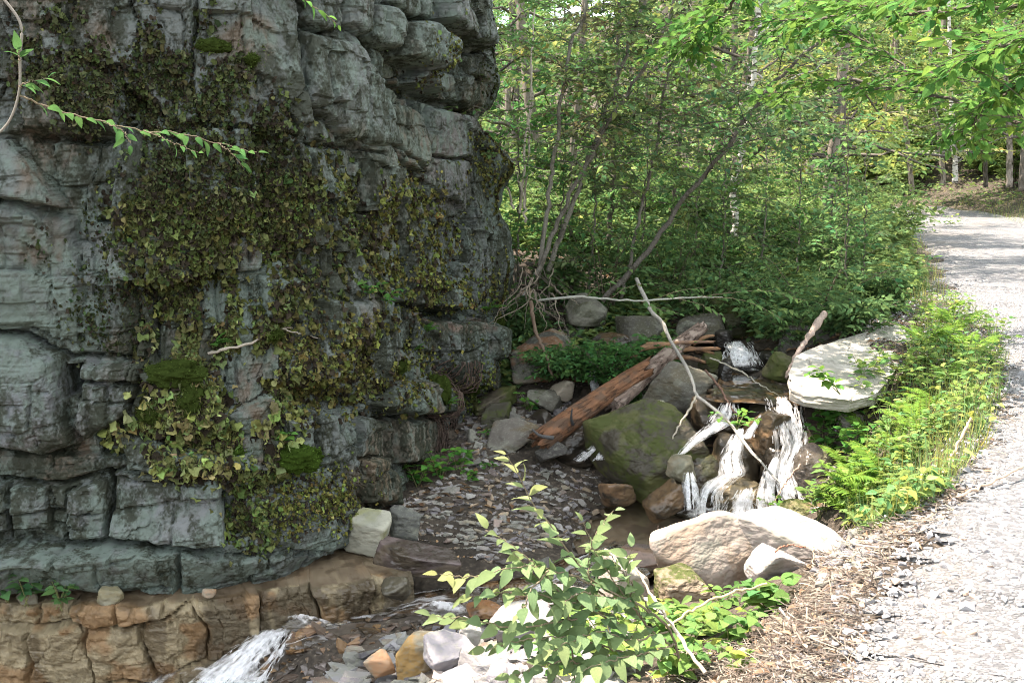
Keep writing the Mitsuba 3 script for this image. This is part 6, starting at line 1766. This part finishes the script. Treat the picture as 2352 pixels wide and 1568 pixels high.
herb('small leafy shoot at the foot of the right fall', at(1770, 1165, y=7.0), .08, 3, 2, .05, 992, (.14, .28, .06), out=1.2)


def blades(name, label, polys, n, lo, hi, col, seed, width=.03):
    rng = np.random.default_rng(seed)
    P_, = [np.vstack([onto(*in_poly(p, int(n * w), rng).T) for p, w in polys])]
    k = len(P_)
    az = rng.uniform(0, 6.28, k)
    ax = np.stack([np.cos(az) * .55, np.sin(az) * .55, rng.uniform(.5, 1.1, k)], 1)
    side = np.stack([-np.sin(az), np.cos(az), 0 * az], 1)
    nn = np.cross(side, ax)
    tpl = (np.array([[-.5, 0, 0], [.5, 0, 0], [.4, .5, -.02], [-.4, .5, -.02], [0, 1, -.3]]), np.array([[0, 1, 2], [0, 2, 3], [3, 2, 4]]))
    sz_ = lo * (hi / lo) ** rng.uniform(0, 1, k)
    m = Mesh().add(*place(tpl, P_, ax, nn, sz_, greens(k, rng, col, .3, .25), width=width))
    putm(name, m, 'leaf_mat')
    say(name, label, 'grass', kind='stuff')


BANKP = [(1925, 1210), (1960, 1100), (2020, 1000), (2060, 900), (2090, 800), (2120, 700), (2200, 690), (2290, 760), (2310, 900), (2260, 1040), (2160, 1150), (2060, 1200), (1980, 1240)]
EDGEP = [(2030, 540), (2110, 540), (2150, 600), (2180, 690), (2110, 720), (2050, 640)]
FARP = [(2000, 475), (2100, 440), (2352, 440), (2400, 520), (2352, 520), (2200, 488)]
blades('grass', 'sunlit grass and thin weeds on the bank beside the road', [(BANKP, .55), (EDGEP, .2), (FARP, .6)], 7000, .06, .24, (.24, .30, .11), 11, .035)
rng = np.random.default_rng(12)


def cover(name, label, regions, n, size, col, seed, lift=(.02, .35), tpl=None):
    """Low leaves that nobody could count, over the ground inside the regions (x0, x1, y0, y1, share)."""
    rng = np.random.default_rng(seed)
    m = Mesh()
    for x0, x1, y0, y1, w in regions:
        k = int(n * w)
        x, y = rng.uniform(x0, x1, k), rng.uniform(y0, y1, k)
        ok = (np.min(np.hypot(x[:, None] - road_mid[None, ::3, 0], y[:, None] - road_mid[None, ::3, 1]), 1) > 2.0) & (nfbm(np.c_[x * .7, y * .7, 0 * x], 3, seed) > .42)
        x, y = x[ok], y[ok]
        k = len(x)
        dens = nfbm(np.c_[x * .5, y * .5, 0 * x], 2, seed + 1)[:, None][:, 0]
        p = np.c_[x, y, H(x, y) + lift[0] + (lift[1] - lift[0]) * rng.uniform(0, 1, k) ** 1.6 * dens * 1.6]
        az = rng.uniform(0, 6.28, k)
        ax = np.c_[np.cos(az), np.sin(az), rng.uniform(-.4, .3, k)]
        m.add(*place(tpl or LEAF1, p, ax, np.c_[rng.normal(0, .3, (k, 2)), np.ones(k)], rng.uniform(*size, k) * (1 + y * .012), greens(k, rng, col, .3, .15)))
    putm(name, m, 'leaf_mat')
    say(name, label, 'undergrowth', kind='stuff')


cover('ground_cover', 'low leafy ground cover spreading over the forest floor', [(-.2, 1.7, 9.9, 12, .05), (-3, 6, 11.8, 17, .3), (-8, 12, 17, 30, .35), (-4, 40, 30, 80, .5)], 120000, (.08, .13), (.19, .28, .10), 21, (.02, .45))
# weeds right at the bank above the falls and near the slab
m = Mesh()
uv = np.vstack([in_poly(BANKP, 6500, rng), in_poly([(1900, 900), (2030, 890), (2010, 1010), (1930, 1190), (1880, 1190), (1890, 1080)], 500, rng), in_poly([(1250, 1500), (1400, 1420), (1700, 1420), (1720, 1500), (1600, 1590), (1250, 1590)], 350, rng)])
p = onto(uv[:, 0], uv[:, 1])
p = p[nfbm(p * 2.2, 3, 61) > rng.uniform(.36, .62, len(p))]
k = len(p)
p[:, 2] += rng.uniform(.02, .22, k) ** 1.2
az = rng.uniform(0, 6.28, k)
m.add(*place(LEAF2, p, np.c_[np.cos(az), np.sin(az), rng.uniform(-.4, .4, k)], np.c_[rng.normal(0, .4, (k, 2)), np.ones(k)], rng.uniform(.03, .085, k), greens(k, rng, (.20, .30, .095), .3, .22)))
putm('bank_weeds', m, 'leaf_mat')
say('bank_weeds', 'small leafy weeds filling the sunlit bank', 'weeds', kind='stuff')

# dead litter: dry stalks, roots, curled leaves on the verge
LIT = [(1480, 1600), (1560, 1500), (1700, 1480), (1790, 1400), (1840, 1320), (1880, 1250), (1990, 1220), (2060, 1200), (2070, 1260), (2010, 1340), (1985, 1440), (1960, 1520), (1970, 1600)]
LIT2 = [(1960, 1235), (2100, 1190), (2170, 1130), (2250, 1060), (2300, 900), (2330, 920), (2280, 1090), (2190, 1190), (2120, 1260), (2000, 1290)]
LIT3 = [(2060, 800), (2250, 780), (2280, 900), (2150, 1000), (2040, 1100), (2000, 1000)]
uv = np.vstack([in_poly(LIT, 2300, rng), in_poly(LIT2, 450, rng), in_poly(LIT3, 400, rng)])
p = onto(uv[:, 0], uv[:, 1])
k = len(p)
az = rng.uniform(0, 6.28, k)
ln = .025 * (9.0) ** rng.uniform(0, 1, k) ** 1.6
d = np.c_[np.cos(az), np.sin(az), rng.normal(.02, .16, k)]
bend = rng.normal(0, .18, (k, 3)) * ln[:, None]
s = np.linspace(-.5, .5, 5)
path = p[:, None] + d[:, None] * (ln[:, None] * s)[..., None] + bend[:, None] * (s**2 * 2)[None, :, None] + np.array([0, 0, 1]) * rng.uniform(.004, .05, k)[:, None, None]
path[..., 2] = np.maximum(path[..., 2], H(path[..., 0], path[..., 1]) + .003)
v, f = tubes(path, (.0009 + .0030 * rng.uniform(0, 1, k) ** 2.5)[:, None] * np.array([1, 1, .9, .8, .5]), 4, cap=False)
tone = np.array([(.30, .27, .22), (.20, .175, .15), (.38, .35, .29), (.13, .11, .092), (.24, .195, .165), (.085, .07, .06)])[rng.integers(0, 6, k)] * np.exp(rng.normal(0, .2, (k, 1)))
m = Mesh().add(v, f, np.repeat(np.clip(tone, 0, .6), 20, 0))
j = rng.choice(k, 700)
az = rng.uniform(0, 6.28, 700)
m.add(*place(leaf_shape(3, .55, .5, .5), p[j] + rng.normal(0, .02, (700, 3)) * [1, 1, .3] + [0, 0, .015], np.c_[np.cos(az), np.sin(az), rng.normal(0, .35, 700)], rng.normal(0, .6, (700, 3)) + [0, 0, 1], rng.uniform(.02, .06, 700),
             np.array([(.34, .25, .17), (.42, .34, .26), (.22, .15, .10)])[rng.integers(0, 3, 700)]))
putm('dry_litter', m, 'dry_leaf_mat')
say('dry_litter', 'dry brown stalks, roots and curled leaves on the road verge', 'litter', kind='stuff')
# fallen leaves on the woodland floor and the left bank
m = Mesh()
k = 9000
x, y = rng.uniform(-3, 8, k), 7.5 + 14 * rng.uniform(0, 1, k) ** 1.2
rdm = np.min(np.hypot(x[:, None] - road_mid[None, ::3, 0], y[:, None] - road_mid[None, ::3, 1]), 1)
ok = (rdm > 2.0) & ~((x > 0) & (x < 2.6) & (y < 10))
x, y = x[ok], y[ok]
k = len(x)
az = rng.uniform(0, 6.28, k)
m.add(*place(LEAF1, np.c_[x, y, H(x, y) + .012], np.c_[np.cos(az), np.sin(az), rng.normal(0, .2, k)], np.c_[rng.normal(0, .35, (k, 2)), np.ones(k)], rng.uniform(.04, .09, k), np.array([(.16, .10, .06), (.24, .16, .09), (.10, .07, .045)])[rng.integers(0, 3, k)]))
putm('fallen_leaves', m, 'dry_leaf_mat')
say('fallen_leaves', 'brown fallen leaves on the woodland floor', 'leaves', kind='stuff')

# ------------------------------------------------------------------ the sapling in front and the branch from the left, every leaf its own
def leafy_branch(key, rows, r, spacing, size, seed, col, start=.1, flat=.25, tpl=None, yellow_tip=.0, ang=50):
    rng = np.random.default_rng(seed)
    p = resample(rows, 40, .003, rng)
    v, f = tubes(p[None], np.linspace(r[0], r[1], 40)[None], 6)
    part(key, 'stem', (v, f), 'wood_mat', True, np.broadcast_to((.17, .14, .09), v.shape))
    L_ = np.r_[0, np.cumsum(np.linalg.norm(np.diff(p, axis=0), axis=1))]
    n = max(3, int(L_[-1] * (1 - start) / spacing))
    tt = np.linspace(start, 1, n)
    pos = np.stack([np.interp(tt * L_[-1], L_, p[:, k]) for k in range(3)], 1)
    tan = unit(np.stack([np.interp(tt * L_[-1], L_, np.gradient(p[:, k])) for k in range(3)], 1))
    sd = unit(np.cross(tan, [0, .25, 1.0]))
    up = np.cross(sd, tan)
    up *= np.sign(up[:, 2:] + 1e-9)
    a = math.radians(ang)
    for i in range(n):
        sg_ = 1 if i % 2 else -1
        if i == n - 1:
            sg_ = .2
        ax = tan[i] * math.cos(a) + sd[i] * math.sin(a) * sg_ + rng.normal(0, .2, 3) + np.array([0, 0, -.22])
        nn = up[i] * .5 + rng.normal(0, flat, 3) + np.array([0, -.75, .5])
        s_ = size * rng.uniform(.75, 1.12) * (1 - .35 * max(0, tt[i] - .8) / .2)
        c = greens(1, rng, np.array(col) * (1 + yellow_tip * max(0, tt[i] - .6) / .4 * np.array([1.6, .55, .3])), .12, .06)
        v, f, c = place(tpl or LEAF5, pos[i:i + 1] + unit(ax) * .008, ax[None], nn[None], np.array([s_]), c)
        part(key, 'leaf', (v, f), 'leaf_mat', True, c)


sap = thing('sapling', 'leafy sapling with toothed oval leaves leaning over the near bank', 'sapling')
SAPC = (.18, .265, .125)


def nearer(rows, y0, y1):
    n = len(rows)
    return [at(u, v, y=y0 + (y1 - y0) * i / (n - 1)) for i, (u, v) in enumerate(rows)]


for i, (rows, y0, y1, sz_) in enumerate([
        ([(1560, 1510), (1534, 1440), (1484, 1399), (1424, 1369), (1364, 1334), (1310, 1270), (1269, 1214), (1234, 1169), (1199, 1104), (1166, 1046)], 3.45, 3.3, .082),
        ([(1354, 1339), (1310, 1320), (1264, 1309), (1234, 1299), (1174, 1304), (1084, 1324), (1010, 1318)], 3.35, 3.15, .082),
        ([(1384, 1391), (1324, 1419), (1264, 1429), (1174, 1439), (1049, 1419), (992, 1413)], 3.35, 3.1, .08),
        ([(1400, 1380), (1364, 1344), (1352, 1314), (1354, 1264), (1374, 1219), (1409, 1172)], 3.4, 3.5, .075),
        ([(1320, 1560), (1304, 1409), (1269, 1339), (1214, 1284), (1164, 1244), (1122, 1218)], 3.3, 3.3, .085),
        ([(1500, 1410), (1460, 1350), (1420, 1300), (1400, 1270)], 3.45, 3.4, .08), ([(1450, 1380), (1380, 1370), (1330, 1360), (1290, 1390)], 3.4, 3.2, .085),
        ([(1534, 1450), (1450, 1470), (1380, 1450), (1320, 1470), (1250, 1500)], 3.4, 3.1, .085), ([(1550, 1480), (1480, 1500), (1420, 1510), (1340, 1540)], 3.4, 3.1, .085), ([(1260, 1310), (1225, 1350), (1205, 1390), (1190, 1420)], 3.2, 3.1, .065), ([(1480, 1480), (1380, 1410), (1270, 1370), (1150, 1360), (1070, 1372)], 3.4, 3.15, .08), ([(1450, 1510), (1350, 1470), (1230, 1465), (1120, 1490)], 3.35, 3.1, .08),
        ([(1500, 1450), (1430, 1360), (1370, 1270), (1340, 1200)], 3.45, 3.4, .08), ([(1420, 1420), (1330, 1380), (1240, 1330), (1180, 1270)], 3.4, 3.25, .08), ([(1540, 1480), (1480, 1430), (1440, 1330), (1450, 1260)], 3.45, 3.45, .078), ([(1400, 1540), (1300, 1520), (1210, 1540), (1150, 1570)], 3.3, 3.1, .08)]):
    leafy_branch(sap, nearer(rows, y0, y1), (.0055 if i == 0 else .004, .0014), .027, sz_ * 1.15, 1000 + i, SAPC, .12 if i else .28, yellow_tip=.45 if i in (0, 1) else .1)

lb = thing('overhanging_branch', 'leafy branch hanging in from the left in front of the cliff', 'branch')
for i, (rows, y0, y1, r_, sz_, start) in enumerate([
        ([(-40, -60), (10, 0), (48, 58), (46, 130), (44, 210), (20, 280), (-30, 330)], 4.4, 4.5, (.007, .005), .06, 1.2),
        ([(44, 220), (100, 242), (160, 262), (240, 280), (330, 300), (420, 308), (500, 330), (590, 350)], 4.45, 4.7, (.005, .0015), .075, .08),
        ([(330, 300), (370, 315), (400, 330), (455, 350)], 4.55, 4.5, (.003, .001), .06, .3), ([(240, 280), (280, 300), (300, 330)], 4.5, 4.45, (.003, .001), .07, .3), ([(500, 330), (530, 350), (560, 385)], 4.65, 4.65, (.003, .001), .065, .3),
        ([(45, 140), (42, 125), (46, 110)], 4.42, 4.42, (.003, .001), .075, .2), ([(46, 200), (60, 190), (110, 180)], 4.42, 4.4, (.003, .001), .09, .2)]):
    if start > 1:
        p = resample([at(u, v, y=4.45) for u, v in rows], 40)
        v, f = tubes(p[None], np.linspace(*r_, 40)[None], 8)
        part(lb, 'stem', (v, f), 'wood_mat', True, np.broadcast_to((.22, .20, .17), v.shape))
    else:
        leafy_branch(lb, nearer(rows, y0, y1), r_, .038, sz_, 1050 + i, (.085, .19, .06), start, tpl=LEAF5)
lb2 = thing('overhanging_branch', 'leafy twig hanging down at the top of the pale cliff face', 'branch')
leafy_branch(lb2, nearer([(660, -40), (700, 0), (740, 30), (775, 55)], 5.2, 5.3), (.004, .0015), .035, .07, 1070, (.10, .22, .05), .1)

# long leafy limbs of a tree beside the road that reach in from the upper right, near the camera
lt_ = thing('overhanging_tree', 'tree outside the picture whose long leafy limbs reach in from the upper right', 'tree')
tb_ = np.array([5.2, 5.0, H(np.array([5.2]), np.array([5.0]))[0]])
v, f = tubes(resample([tb_, tb_ + [-.1, .2, 2.5], tb_ + [.1, .4, 6]], 20)[None], np.linspace(.16, .10, 20)[None], 10)
part(lt_, 'trunk', (v, f), 'bark_mat', True, np.broadcast_to((.2, .18, .15), v.shape))
ml, mt = Mesh(), Mesh()
rng = np.random.default_rng(88)
for rows in ([(2700, -100, 5.4), (2352, 10, 6.2), (2100, 30, 7.0), (1900, 40, 7.6), (1700, 50, 8.2), (1568, 56, 8.6)], [(2600, 100, 5.6), (2300, 120, 6.6), (2120, 170, 7.2), (2000, 100, 7.6), (1890, 60, 7.9)], [(2500, 330, 6.0), (2340, 280, 6.5), (2118, 210, 7.4), (1990, 205, 7.9), (1870, 190, 8.3), (1740, 245, 8.9)],
             [(2700, -20, 4.6), (2352, 90, 5.2), (2250, 130, 5.5), (2180, 180, 5.8)], [(2600, -200, 5.2), (2250, -40, 6.0), (2080, 0, 6.5), (1960, 20, 7.0)], [(1780, -120, 7.4), (1690, 0, 8.0), (1600, 90, 8.4), (1568, 120, 8.6)], [(2600, 20, 5.6), (2420, 150, 6.2), (2280, 240, 6.6), (2180, 330, 6.9)],
             [(2200, -200, 7.2), (2000, -60, 7.8), (1880, 10, 8.2), (1780, 90, 8.6)]):
    p = resample([at(u, v, y=y) for u, v, y in rows], 40, .012, rng)
    ml.add(*tubes(p[None], np.linspace(.016, .004, 40)[None], 6), (.075, .065, .05))
    n = 46
    i = np.sort(rng.uniform(4, 39, n)).astype(int)
    tan = unit(np.gradient(p, axis=0))[i]
    sd = unit(np.cross(tan, [0, 0, 1.0])) * np.where(np.arange(n) % 2, 1, -1)[:, None]
    d = tan * .6 + sd * rng.uniform(.5, 1, (n, 1)) + rng.normal(0, .15, (n, 3))
    ln = rng.uniform(.2, .45, n)
    pos, ax, nn = sprays(p[i], d, ln, 7, rng)
    mt.add(*place(leaf_shape(5, .58, .2, .3), pos, ax, nn, rng.uniform(.07, .115, len(pos)), greens(len(pos), rng, (.115, .235, .055), .22, .14)))
    e = p[i] + unit(d) * ln[:, None]
    ml.add(*tubes(np.stack([p[i], (p[i] + e) / 2 + [0, 0, .01], e - [0, 0, .04]], 1), np.array([.0035, .0025, .0015]), 4, cap=False), (.085, .07, .05))
partm(lt_, 'limbs', ml, 'wood_mat', True)
partm(lt_, 'foliage', mt, 'leaf_mat', False, 'stuff')

ob = thing('leafy_branch', 'leafy green twigs reaching across the gully over the pale horizontal branch', 'branch')
for i, (rows, y0, y1) in enumerate([([(1640, 683), (1700, 688), (1760, 712), (1800, 735)], 8.7, 8.6), ([(1560, 686), (1610, 700), (1660, 726)], 8.8, 8.6), ([(1600, 684), (1680, 672), (1760, 668), (1850, 690)], 8.75, 8.6), ([(1470, 690), (1500, 705), (1560, 720)], 8.9, 8.7), ([(1400, 688), (1440, 660), (1500, 650)], 9.0, 8.9),
                                    ([(1345, 683), (1370, 660), (1420, 640)], 9.1, 9.0), ([(1500, 688), (1560, 668), (1620, 660)], 8.9, 8.7)]):
    leafy_branch(ob, nearer(rows, y0, y1), (.004, .0012), .045, .09, 1100 + i, (.12, .215, .075), .05)
for i, (lab, u, v, h, s) in enumerate([('leafy plant at the left end of the rock ledge', 60, 1392, .28, .09), ('smaller leafy plant on the rock ledge right of the left one', 140, 1398, .18, .08), ('leafy plant half hidden at the left edge of the ledge', 10, 1385, .3, .09)]):
    herb(lab, at(u, v, z=-.95), h, 4, 3, s, 1200 + i, (.09, .19, .07), out=.45)
